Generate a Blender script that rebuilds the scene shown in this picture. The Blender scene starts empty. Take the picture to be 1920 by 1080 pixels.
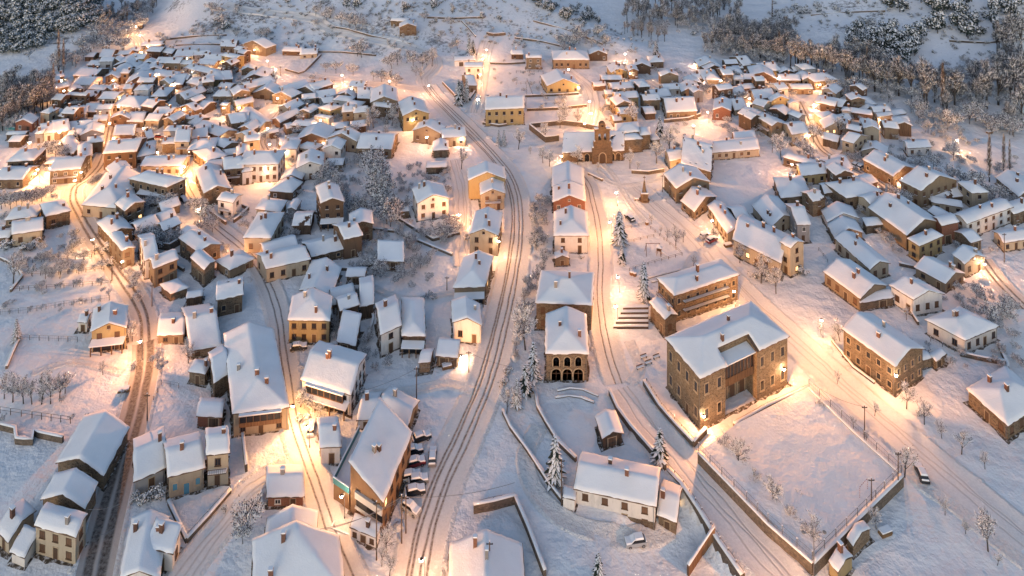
import bpy, bmesh, math, random, itertools
import numpy as np
from mathutils import Vector, Matrix, noise as mnoise
R = random.Random(7)
scene = bpy.context.scene
COL = scene.collection
# ------------------------------------------------------------------ camera model (level camera, shifted lens)
F, YH, CX, HC = 1340.0, -390.0, 960.0, 141.0
cam = bpy.data.cameras.new("camera"); camo = bpy.data.objects.new("camera", cam); COL.objects.link(camo)
camo.location = (0, 0, HC); camo.rotation_euler = (math.radians(90), 0, 0)
cam.sensor_width = 36; cam.lens = 36 * F / 1920; cam.shift_y = -(540 - YH) / 1920
cam.clip_start = 1; cam.clip_end = 6000
scene.camera = camo

def sstep(a, b, x):
    t = min(1, max(0, (x - a) / (b - a))); return t * t * (3 - 2 * t)
def ramp(x, w=25):            # soft max(0,x)
    if x <= -w: return 0.0
    if x >= w: return x
    return (x + w) ** 2 / (4 * w)
def interp(x, pts):
    if x <= pts[0][0]: return pts[0][1]
    for (a, b), (c, d) in zip(pts, pts[1:]):
        if x <= c: return b + (d - b) * (x - a) / (c - a)
    return pts[-1][1]
def T0(X, Y):
    t = X / max(Y, 50) * F + CX
    z = 0.0
    mL = 1 - sstep(120, 235, t + (Y - 400) * .2)
    z += mL * .33 * ramp(Y - 388)
    mC = sstep(280, 380, t) * (1 - sstep(-60, 25, t - (1290 - (Y - 374) * 3.6)))
    st = interp(t, [(300, 395), (560, 392), (760, 352), (980, 385), (1300, 380)])
    z += mC * .24 * ramp(Y - st, 20)
    mR = sstep(1430, 1580, t)
    z += mR * .27 * ramp(Y - interp(t, [(1450, 420), (1600, 392), (1750, 345), (1950, 318)]), 25)
    z += .34 * ramp(Y - 590, 40)
    return z
def on_plane(x, y, z=0.0):
    Y = (HC - z) * F / (y - YH); return Vector(((x - CX) / F * Y, Y, z))
BANK = [on_plane(*q) for q in ((1244, 868), (1252, 882), (1277, 908), (1312, 960), (1346, 1015), (1392, 1082), (1470, 1200))]
def bank(X, Y):
    """the yard of the long white farmhouse lies below the street, behind a retaining wall"""
    if not (15 < X < 75 and 85 < Y < 158): return 0.0
    best = None; s = 0
    for a, b in zip(BANK, BANK[1:]):
        dx, dy = b.x - a.x, b.y - a.y; L = math.hypot(dx, dy); t = max(0, min(1, ((X - a.x) * dx + (Y - a.y) * dy) / L / L))
        d = math.hypot(X - a.x - t * dx, Y - a.y - t * dy); side = dx * (Y - a.y) - dy * (X - a.x)
        if best is None or d < best[0]: best = (d, side, s + t * L)
        s += L
    d, side, al = best
    if side > 0: return 0.0
    return -3.2 * sstep(1, 16, al) * sstep(0, .9, d) * (1 - sstep(5, 36, d))
def T(X, Y):
    z = T0(X, Y) if Y > 300 else bank(X, Y)
    if z > .02:
        m = min(1, z / 4)
        z += m * (1.1 * mnoise.noise(Vector((X * .05, Y * .05, 0))) + .5 * mnoise.noise(Vector((X * .17, Y * .17, 3))))
    return z
def P(x, y):
    a = (x - CX) / F; b = (y - YH) / F
    Y = HC / b
    if y > 230:
        for _ in range(12): z = T(a * Y, Y); Y = .5 * Y + .5 * (HC - z) / b
        return Vector((a * Y, Y, HC - b * Y))
    Y1 = 230.0
    prev = Y1
    while Y1 < 1200:
        if HC - b * Y1 <= T(a * Y1, Y1): break
        prev = Y1; Y1 += 2.5
    lo, hi = prev, Y1
    for _ in range(14):
        m = (lo + hi) / 2
        if HC - b * m <= T(a * m, m): hi = m
        else: lo = m
    return Vector((a * hi, hi, T(a * hi, hi)))
def px(v):
    return (CX + F * v.x / v.y, YH + F * (HC - v.z) / v.y)

# ------------------------------------------------------------------ materials
MATS = {}
def nt(name):
    m = bpy.data.materials.new(name); m.use_nodes = True; n = m.node_tree.nodes; l = m.node_tree.links
    return m, n, l, n['Principled BSDF']
def ramp_node(n, stops):
    r = n.new('ShaderNodeValToRGB'); e = r.color_ramp.elements
    while len(e) < len(stops): e.new(.5)
    for el, (p, c) in zip(e, stops):
        el.position = p; el.color = (*c, 1) if len(c) == 3 else c
    return r
def vary(n, l, sock, amt=.25):
    """brightness differs a little from one object to the next"""
    oi = n.new('ShaderNodeObjectInfo'); mr = n.new('ShaderNodeMapRange')
    mr.inputs['To Min'].default_value = 1 - amt; mr.inputs['To Max'].default_value = 1 + amt
    l.new(oi.outputs['Random'], mr.inputs['Value'])
    h = n.new('ShaderNodeHueSaturation'); l.new(mr.outputs[0], h.inputs['Value']); l.new(sock, h.inputs['Color'])
    return h.outputs[0]
def plain(name, c, rough=.8, var=0, noise_s=None, c2=None, bump=0, metal=0):
    m, n, l, b = nt(name)
    b.inputs['Roughness'].default_value = rough; b.inputs['Metallic'].default_value = metal
    if noise_s:
        g = n.new('ShaderNodeNewGeometry'); nz = n.new('ShaderNodeTexNoise'); nz.inputs['Scale'].default_value = noise_s; nz.inputs['Detail'].default_value = 6
        l.new(g.outputs['Position'], nz.inputs['Vector'])
        r = ramp_node(n, [(.3, c), (.7, c2 or c)]); l.new(nz.outputs[0], r.inputs[0]); s = r.outputs[0]
        if bump:
            bp = n.new('ShaderNodeBump'); bp.inputs['Strength'].default_value = bump; bp.inputs['Distance'].default_value = .1
            l.new(nz.outputs[0], bp.inputs['Height']); l.new(bp.outputs[0], b.inputs['Normal'])
    else:
        r = n.new('ShaderNodeRGB'); r.outputs[0].default_value = (*c, 1); s = r.outputs[0]
    if var: s = vary(n, l, s, var)
    l.new(s, b.inputs['Base Color'])
    MATS[name] = m; return m
def stone(name, c1, c2, mortar, scale=1.6):
    m, n, l, b = nt(name); b.inputs['Roughness'].default_value = .9
    g = n.new('ShaderNodeNewGeometry'); mp = n.new('ShaderNodeMapping'); mp.inputs['Scale'].default_value = (1, 1, 1.7)
    l.new(g.outputs['Position'], mp.inputs[0])
    v = n.new('ShaderNodeTexVoronoi'); v.inputs['Scale'].default_value = scale; l.new(mp.outputs[0], v.inputs['Vector'])
    v2 = n.new('ShaderNodeTexVoronoi'); v2.feature = 'DISTANCE_TO_EDGE'; v2.inputs['Scale'].default_value = scale; l.new(mp.outputs[0], v2.inputs['Vector'])
    bw = n.new('ShaderNodeSeparateColor'); l.new(v.outputs['Color'], bw.inputs[0])
    r = ramp_node(n, [(0, c1), (.5, tuple((a + d) / 2 for a, d in zip(c1, c2))), (1, c2)]); l.new(bw.outputs[0], r.inputs[0])
    nz = n.new('ShaderNodeTexNoise'); nz.inputs['Scale'].default_value = .35; nz.inputs['Detail'].default_value = 5; l.new(g.outputs['Position'], nz.inputs['Vector'])
    mx0 = n.new('ShaderNodeMix'); mx0.data_type = 'RGBA'; mx0.blend_type = 'MULTIPLY'; mx0.inputs[0].default_value = .8
    r0 = ramp_node(n, [(.3, (.6, .58, .56)), (.7, (1.15, 1.1, 1.0))]); l.new(nz.outputs[0], r0.inputs[0])
    l.new(r.outputs[0], mx0.inputs[6]); l.new(r0.outputs[0], mx0.inputs[7])
    mx = n.new('ShaderNodeMix'); mx.data_type = 'RGBA'; r2 = ramp_node(n, [(.02, (1, 1, 1)), (.09, (0, 0, 0))]); l.new(v2.outputs[0], r2.inputs[0])
    l.new(r2.outputs[0], mx.inputs[0]); l.new(mx0.outputs[2], mx.inputs[6]); mx.inputs[7].default_value = (*mortar, 1)
    bp = n.new('ShaderNodeBump'); bp.inputs['Strength'].default_value = .6; bp.inputs['Distance'].default_value = .08
    l.new(v2.outputs[0], bp.inputs['Height']); l.new(bp.outputs[0], b.inputs['Normal'])
    l.new(vary(n, l, mx.outputs[2], .2), b.inputs['Base Color']); MATS[name] = m
def plaster(name, c, dark=.72):
    m, n, l, b = nt(name); b.inputs['Roughness'].default_value = .9
    g = n.new('ShaderNodeNewGeometry'); nz = n.new('ShaderNodeTexNoise'); nz.inputs['Scale'].default_value = .6; nz.inputs['Detail'].default_value = 8; nz.inputs['Roughness'].default_value = .7
    mp = n.new('ShaderNodeMapping'); mp.inputs['Scale'].default_value = (1.6, 1.6, .5); l.new(g.outputs['Position'], mp.inputs[0]); l.new(mp.outputs[0], nz.inputs['Vector'])
    r = ramp_node(n, [(.28, tuple(k * dark for k in c)), (.5, c), (.75, tuple(min(.85, k * 1.08) for k in c))]); l.new(nz.outputs[0], r.inputs[0])
    l.new(vary(n, l, r.outputs[0], .15), b.inputs['Base Color']); MATS[name] = m
def planks(name, c1, c2, horiz=False):
    m, n, l, b = nt(name); b.inputs['Roughness'].default_value = .85
    g = n.new('ShaderNodeNewGeometry'); mp = n.new('ShaderNodeMapping'); mp.inputs['Scale'].default_value = (.4, .4, 5) if horiz else (5, 5, .35); l.new(g.outputs['Position'], mp.inputs[0])
    nz = n.new('ShaderNodeTexNoise'); nz.inputs['Scale'].default_value = 1; nz.inputs['Detail'].default_value = 4; l.new(mp.outputs[0], nz.inputs['Vector'])
    r = ramp_node(n, [(.35, c1), (.65, c2)]); l.new(nz.outputs[0], r.inputs[0]); l.new(vary(n, l, r.outputs[0], .2), b.inputs['Base Color']); MATS[name] = m
def snow_mat(name, base, bumps, big=None):
    m, n, l, b = nt(name); b.inputs['Roughness'].default_value = .75; b.inputs['Specular IOR Level'].default_value = .25
    g = n.new('ShaderNodeNewGeometry')
    last = None
    for sc, dist, st in bumps:
        nz = n.new('ShaderNodeTexNoise'); nz.inputs['Scale'].default_value = sc; nz.inputs['Detail'].default_value = 5; nz.inputs['Roughness'].default_value = .6
        l.new(g.outputs['Position'], nz.inputs['Vector'])
        bp = n.new('ShaderNodeBump'); bp.inputs['Strength'].default_value = st; bp.inputs['Distance'].default_value = dist
        l.new(nz.outputs[0], bp.inputs['Height'])
        if last: l.new(last, bp.inputs['Normal'])
        last = bp.outputs[0]
    l.new(last, b.inputs['Normal'])
    nz = n.new('ShaderNodeTexNoise'); nz.inputs['Scale'].default_value = big or .2; nz.inputs['Detail'].default_value = 7; l.new(g.outputs['Position'], nz.inputs['Vector'])
    r = ramp_node(n, [(.3, tuple(k * .92 for k in base)), (.65, base)]); l.new(nz.outputs[0], r.inputs[0]); l.new(r.outputs[0], b.inputs['Base Color'])
    MATS[name] = m; return m
snow_mat('snow', (.86, .87, .89), [(.5, .2, .4), (4, .05, .6)])
snow_mat('snow_ground', (.84, .845, .86), [(.09, 2.6, .8), (.45, .5, .6), (2.4, .14, .7), (8, .05, .8)])
snow_mat('snow_trampled', (.80, .79, .78), [(.35, .7, .8), (1.3, .5, 1), (4, .16, 1)])
# hillside snow: bare soil, stones and heather poke through
m, n, l, b = nt('snow_hill'); b.inputs['Roughness'].default_value = .8
g = n.new('ShaderNodeNewGeometry')
na = n.new('ShaderNodeTexNoise'); na.inputs['Scale'].default_value = .05; na.inputs['Detail'].default_value = 4; l.new(g.outputs['Position'], na.inputs['Vector'])
nb = n.new('ShaderNodeTexNoise'); nb.inputs['Scale'].default_value = .55; nb.inputs['Detail'].default_value = 8; nb.inputs['Roughness'].default_value = .7; l.new(g.outputs['Position'], nb.inputs['Vector'])
ad = n.new('ShaderNodeMath'); ad.operation = 'ADD'; l.new(na.outputs[0], ad.inputs[0]); l.new(nb.outputs[0], ad.inputs[1])
r = ramp_node(n, [(.40, (.80, .81, .84)), (.535, (.80, .81, .84)), (.585, (.42, .42, .44)), (.63, (.17, .165, .165))])
mm = n.new('ShaderNodeMath'); mm.operation = 'MULTIPLY'; mm.inputs[1].default_value = .5; l.new(ad.outputs[0], mm.inputs[0]); l.new(mm.outputs[0], r.inputs[0])
l.new(r.outputs[0], b.inputs['Base Color'])
bp = n.new('ShaderNodeBump'); bp.inputs['Distance'].default_value = .8; bp.inputs['Strength'].default_value = .7; l.new(nb.outputs[0], bp.inputs['Height']); l.new(bp.outputs[0], b.inputs['Normal'])
MATS['snow_hill'] = m
stone('stone', (.085, .06, .042), (.22, .155, .10), (.20, .16, .115))
stone('sandstone', (.095, .068, .042), (.225, .165, .105), (.22, .18, .13), 1.9)
stone('church_stone', (.10, .062, .038), (.185, .115, .066), (.16, .11, .07), 1.2)
stone('wall_stone', (.075, .06, .05), (.19, .15, .12), (.10, .085, .07), 2.2)
plaster('ochre', (.215, .16, .105)); plaster('cream', (.40, .335, .25)); plaster('white_plaster', (.68, .64, .60)); plaster('yellow', (.36, .275, .14))
plaster('grey_render', (.24, .24, .25)); plaster('brown_brick', (.13, .078, .048), .6); plaster('orange_render', (.25, .145, .075))
planks('dark_timber', (.045, .03, .02), (.13, .085, .055)); planks('brown_timber', (.10, .05, .025), (.20, .11, .055)); planks('timber_h', (.12, .07, .035), (.26, .16, .08), True)
# red brick with courses
m, n, l, b = nt('red_brick'); b.inputs['Roughness'].default_value = .9
g = n.new('ShaderNodeNewGeometry'); sp = n.new('ShaderNodeSeparateXYZ'); l.new(g.outputs['Position'], sp.inputs[0])
a1 = n.new('ShaderNodeMath'); l.new(sp.outputs[0], a1.inputs[0]); l.new(sp.outputs[1], a1.inputs[1]); cb = n.new('ShaderNodeCombineXYZ'); l.new(a1.outputs[0], cb.inputs[0]); l.new(sp.outputs[2], cb.inputs[1])
bt = n.new('ShaderNodeTexBrick'); bt.inputs['Scale'].default_value = 2.2; bt.inputs['Color1'].default_value = (.26, .09, .045, 1); bt.inputs['Color2'].default_value = (.17, .06, .035, 1); bt.inputs['Mortar'].default_value = (.24, .17, .13, 1)
l.new(cb.outputs[0], bt.inputs['Vector']); l.new(bt.outputs[0], b.inputs['Base Color']); MATS['red_brick'] = m
plain('tile', (.075, .045, .03), .9, .3, 2.0, (.14, .08, .05))
plain('chimney_brick', (.16, .075, .045), .9, .35, 3.0, (.09, .05, .04))
plain('pane', (.018, .02, .026), .12)
plain('frame_white', (.6, .57, .53), .7, .15)
plain('frame_brown', (.10, .055, .03), .7, .3)
plain('shutter', (.13, .07, .04), .8, .35)
plain('shutter_blue', (.07, .22, .32), .7, .1)
plain('surround', (.42, .33, .22), .9, .15, 2.0, (.34, .26, .17))
plain('bark', (.045, .04, .038), .95, .2, 3.0, (.075, .066, .062))
plain('twig', (.06, .067, .082), .95, .2)
plain('twig_brown', (.085, .062, .048), .95, .2)
plain('leaf_dark', (.035, .05, .042), .9, .3)
plain('leaf_grey', (.10, .115, .115), .9, .3)
plain('needle', (.018, .030, .022), .9, .25)
plain('tree_snow', (.82, .83, .86), .8)
plain('iron', (.03, .028, .026), .6, 0, metal=.6)
plain('galvanised', (.22, .22, .23), .5, .2, metal=.7)
plain('wood_pole', (.09, .06, .04), .9, .2)
plain('concrete', (.30, .28, .26), .9, .1, 1.5, (.22, .20, .19))
plain('teal_paint', (.05, .22, .25), .5)
plain('rubber', (.015, .015, .015), .8)
plain('rim', (.35, .35, .36), .35, metal=.8)
plain('car_glass', (.015, .018, .022), .08)
for nm, c in (('car_grey', (.18, .18, .19)), ('car_dark', (.02, .022, .028)), ('car_white', (.6, .6, .6)), ('car_red', (.25, .03, .03)), ('car_silver', (.35, .36, .38))): plain(nm, c, .3)
def emit(name, c, s):
    m, n, l, b = nt(name); b.inputs['Base Color'].default_value = (*c, 1); b.inputs['Emission Color'].default_value = (*c, 1); b.inputs['Emission Strength'].default_value = s
    try: m.cycles.emission_sampling = 'NONE'
    except Exception: pass
    MATS[name] = m
emit('bulb', (1, .82, .58), 60); emit('lit_pane', (1, .60, .25), .75); emit('headlight', (1, .9, .65), 20); emit('tail', (.4, .02, .01), .3)
# thawed strip of earth, dead grass and slush along the foot of the walls
m, n, l, b = nt('bare_earth'); b.inputs['Roughness'].default_value = .95
g = n.new('ShaderNodeNewGeometry'); nz = n.new('ShaderNodeTexNoise'); nz.inputs['Scale'].default_value = 1.1; nz.inputs['Detail'].default_value = 8; nz.inputs['Roughness'].default_value = .75; l.new(g.outputs['Position'], nz.inputs['Vector'])
r = ramp_node(n, [(.38, (.05, .036, .025)), (.5, (.10, .075, .052)), (.56, (.45, .43, .42)), (.64, (.78, .78, .79))]); l.new(nz.outputs[0], r.inputs[0]); l.new(r.outputs[0], b.inputs['Base Color']); MATS['bare_earth'] = m
# roads: wheel ruts run along uv.x
def road_mat(name, base, rut, ruts, w, soft, amount, stray=1.6):
    m, n, l, b = nt(name); b.inputs['Roughness'].default_value = .7
    uv = n.new('ShaderNodeUVMap'); sp = n.new('ShaderNodeSeparateXYZ'); l.new(uv.outputs[0], sp.inputs[0])
    g = n.new('ShaderNodeNewGeometry')
    nz = n.new('ShaderNodeTexNoise'); nz.inputs['Scale'].default_value = .25; nz.inputs['Detail'].default_value = 6; l.new(g.outputs['Position'], nz.inputs['Vector'])
    nf = n.new('ShaderNodeTexNoise'); nf.inputs['Scale'].default_value = 1.6; nf.inputs['Detail'].default_value = 8; nf.inputs['Roughness'].default_value = .75; l.new(g.outputs['Position'], nf.inputs['Vector'])
    def mth(op, a, c=None):
        q = n.new('ShaderNodeMath'); q.operation = op
        for i, s in enumerate((a, c)):
            if s is None: continue
            if isinstance(s, (int, float)): q.inputs[i].default_value = s
            else: l.new(s, q.inputs[i])
        return q.outputs[0]
    wob = mth('MULTIPLY', mth('SUBTRACT', nz.outputs[0], .5), .7)
    tot = None
    for ri_, rr in enumerate(ruts):
        mpp = n.new('ShaderNodeMapping'); mpp.inputs['Location'].default_value = (ri_ * 37.3, ri_ * 11.7, 0); l.new(g.outputs['Position'], mpp.inputs[0])
        nw = n.new('ShaderNodeTexNoise'); nw.inputs['Scale'].default_value = .07; nw.inputs['Detail'].default_value = 3; l.new(mpp.outputs[0], nw.inputs['Vector'])
        wn = mth('MULTIPLY', mth('SUBTRACT', nw.outputs[0], .5), stray)
        u = mth('ADD', mth('ADD', sp.outputs[0], mth('MULTIPLY', wob, .35)), wn)
        d = mth('ABSOLUTE', mth('SUBTRACT', u, rr))
        mr = n.new('ShaderNodeMapRange'); mr.interpolation_type = 'SMOOTHSTEP'; mr.inputs['From Min'].default_value = w + soft; mr.inputs['From Max'].default_value = max(0, w - soft); l.new(d, mr.inputs['Value'])
        tot = mr.outputs[0] if tot is None else mth('MAXIMUM', tot, mr.outputs[0])
    brk = n.new('ShaderNodeMapRange'); brk.inputs['From Min'].default_value = .38; brk.inputs['From Max'].default_value = .62; l.new(nf.outputs[0], brk.inputs['Value']); brk.inputs['To Min'].default_value = .4; brk.inputs['To Max'].default_value = 1
    fac = mth('MULTIPLY', mth('MULTIPLY', tot, brk.outputs[0]), amount)
    r = ramp_node(n, [(.3, tuple(k * .8 for k in base)), (.7, base)]); l.new(nf.outputs[0], r.inputs[0])
    mx = n.new('ShaderNodeMix'); mx.data_type = 'RGBA'; l.new(fac, mx.inputs[0]); l.new(r.outputs[0], mx.inputs[6]); mx.inputs[7].default_value = (*rut, 1)
    l.new(mx.outputs[2], b.inputs['Base Color'])
    bp = n.new('ShaderNodeBump'); bp.inputs['Distance'].default_value = .25; bp.inputs['Strength'].default_value = .7
    l.new(mth('SUBTRACT', mth('MULTIPLY', nf.outputs[0], .6), fac), bp.inputs['Height']); l.new(bp.outputs[0], b.inputs['Normal'])
    MATS[name] = m
road_mat('road_main', (.80, .775, .75), (.12, .075, .045), (-1.9, -1.1, .55, 1.7), .21, .17, 1.05, .9)
road_mat('road_dark', (.52, .46, .42), (.055, .036, .026), (-1.2, 1.15), .82, .3, 1, .8)
road_mat('road_brown', (.68, .64, .60), (.075, .045, .028), (-.85, .85), .32, .2, 1.05, .7)
road_mat('road_lane', (.78, .76, .74), (.10, .066, .045), (-.75, .75), .17, .14, 1, .8)
road_mat('road_soft', (.81, .80, .79), (.40, .36, .33), (-1.1, .5, 1.4), .12, .22, .65, 3.2)

# ------------------------------------------------------------------ mesh helpers
class MB:
    def __init__(s): s.v = []; s.f = []; s.m = []
    def add(s, vs, fs, m=0):
        o = len(s.v); s.v += [tuple(p) for p in vs]; s.f += [tuple(o + i for i in f) for f in fs]; s.m += [m] * len(fs); return s
    def box(s, x0, x1, y0, y1, z0, z1, m=0, fn=None):
        vs = [(x, y, z) for z in (z0, z1) for x, y in ((x0, y0), (x1, y0), (x1, y1), (x0, y1))]
        if fn: vs = [fn(*p) for p in vs]
        return s.add(vs, [(3, 2, 1, 0), (4, 5, 6, 7), (0, 1, 5, 4), (1, 2, 6, 5), (2, 3, 7, 6), (3, 0, 4, 7)], m)
    def tube(s, p0, p1, r0, r1, n=6, m=0, cap=True):
        p0 = Vector(p0); p1 = Vector(p1); d = (p1 - p0)
        if d.length < 1e-5: return s
        d.normalize(); a = d.orthogonal().normalized(); b = d.cross(a)
        vs = []
        for p, r in ((p0, r0), (p1, r1)):
            for i in range(n):
                t = 2 * math.pi * i / n; vs.append(p + a * (r * math.cos(t)) + b * (r * math.sin(t)))
        fs = [(i, (i + 1) % n, n + (i + 1) % n, n + i) for i in range(n)]
        if cap: fs += [tuple(range(n, 2 * n)), tuple(range(n - 1, -1, -1))]
        return s.add(vs, fs, m)
    def lathe(s, c, prof, n=10, m=0):
        vs = []; c = Vector(c)
        for r, z in prof:
            for i in range(n):
                t = 2 * math.pi * i / n; vs.append((c.x + r * math.cos(t), c.y + r * math.sin(t), c.z + z))
        fs = []
        for k in range(len(prof) - 1):
            fs += [(k * n + i, k * n + (i + 1) % n, (k + 1) * n + (i + 1) % n, (k + 1) * n + i) for i in range(n)]
        fs += [tuple(range((len(prof) - 1) * n, len(prof) * n)), tuple(range(n - 1, -1, -1))]
        return s.add(vs, fs, m)
    def mesh(s, name, mats, smooth=False):
        me = bpy.data.meshes.new(name); me.from_pydata(s.v, [], s.f)
        for mt in mats: me.materials.append(MATS[mt])
        if any(s.m): me.polygons.foreach_set('material_index', s.m)
        if smooth: me.polygons.foreach_set('use_smooth', [True] * len(s.f))
        me.update(); return me
    def build(s, name, mats, parent=None, loc=(0, 0, 0), rz=0, smooth=False):
        return link(s.mesh(name, mats if isinstance(mats, (list, tuple)) else [mats], smooth), name, parent, loc, rz)
def link(me, name, parent=None, loc=(0, 0, 0), rz=0, scale=None):
    o = bpy.data.objects.new(name, me); COL.objects.link(o); o.location = loc
    if rz: o.rotation_euler = (0, 0, rz)
    if scale: o.scale = scale
    if parent is not None: o.parent = parent
    return o
def empty(name, loc, rz=0):
    o = link(None, name, None, loc, rz); o.empty_display_size = .2; return o
def tag(o, label, cat, group=None, kind=None):
    if label: o['label'] = label
    if cat: o['category'] = cat
    if group: o['group'] = group
    if kind: o['kind'] = kind
    return o
def copy_tree(o, parent=None):
    c = o.copy(); COL.objects.link(c); c.parent = parent
    for ch in o.children: copy_tree(ch, c)
    return c
LABELS = set()
LAND = []       # (x, y, phrase) landmarks in picture coordinates
def place_label(desc, x, y, skip=None):
    """a phrase that ties a thing to something one can find near it"""
    near = sorted((((lx - x) ** 2 + ((ly - y) * 1.5) ** 2) ** .5, lx, ly, ph) for lx, ly, ph in LAND if ph != skip)[:14]
    def fit(s):
        s = s.strip()
        return s if len(s.split()) <= 16 and s not in LABELS else None
    cands = []
    for d, lx, ly, ph in near[:3]:
        dx, dy = x - lx, (y - ly) * 1.5
        w = 'beside' if abs(dx) > abs(dy) * 1.2 else ('behind' if dy < 0 else 'downhill of')
        cands.append(f"{desc} {w} the {ph}")
    prs = []
    for (d1, x1, y1, p1), (d2, x2, y2, p2) in itertools.combinations(near[:9], 2):
        L2 = math.hypot(x2 - x1, y2 - y1) + 1e-6
        dev = (d1 + d2) / L2
        prs.append((dev + L2 / 500, f"{desc} between the {p1} and the {p2}"))
    prs.sort(); cands += [s for _, s in prs[:14]]
    for pre in ('second ', 'third '):
        for d, lx, ly, ph in near[:5]:
            w = 'behind' if y < ly else 'downhill of'
            cands.append(f"{pre}{desc} {w} the {ph}")
    for c in cands:
        s = fit(c)
        if s: LABELS.add(s); return s
    s = cands[0]; k = near[4][3]
    s = ' '.join(f"{desc} near the {k}".split()[:16]); LABELS.add(s); return s
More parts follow.
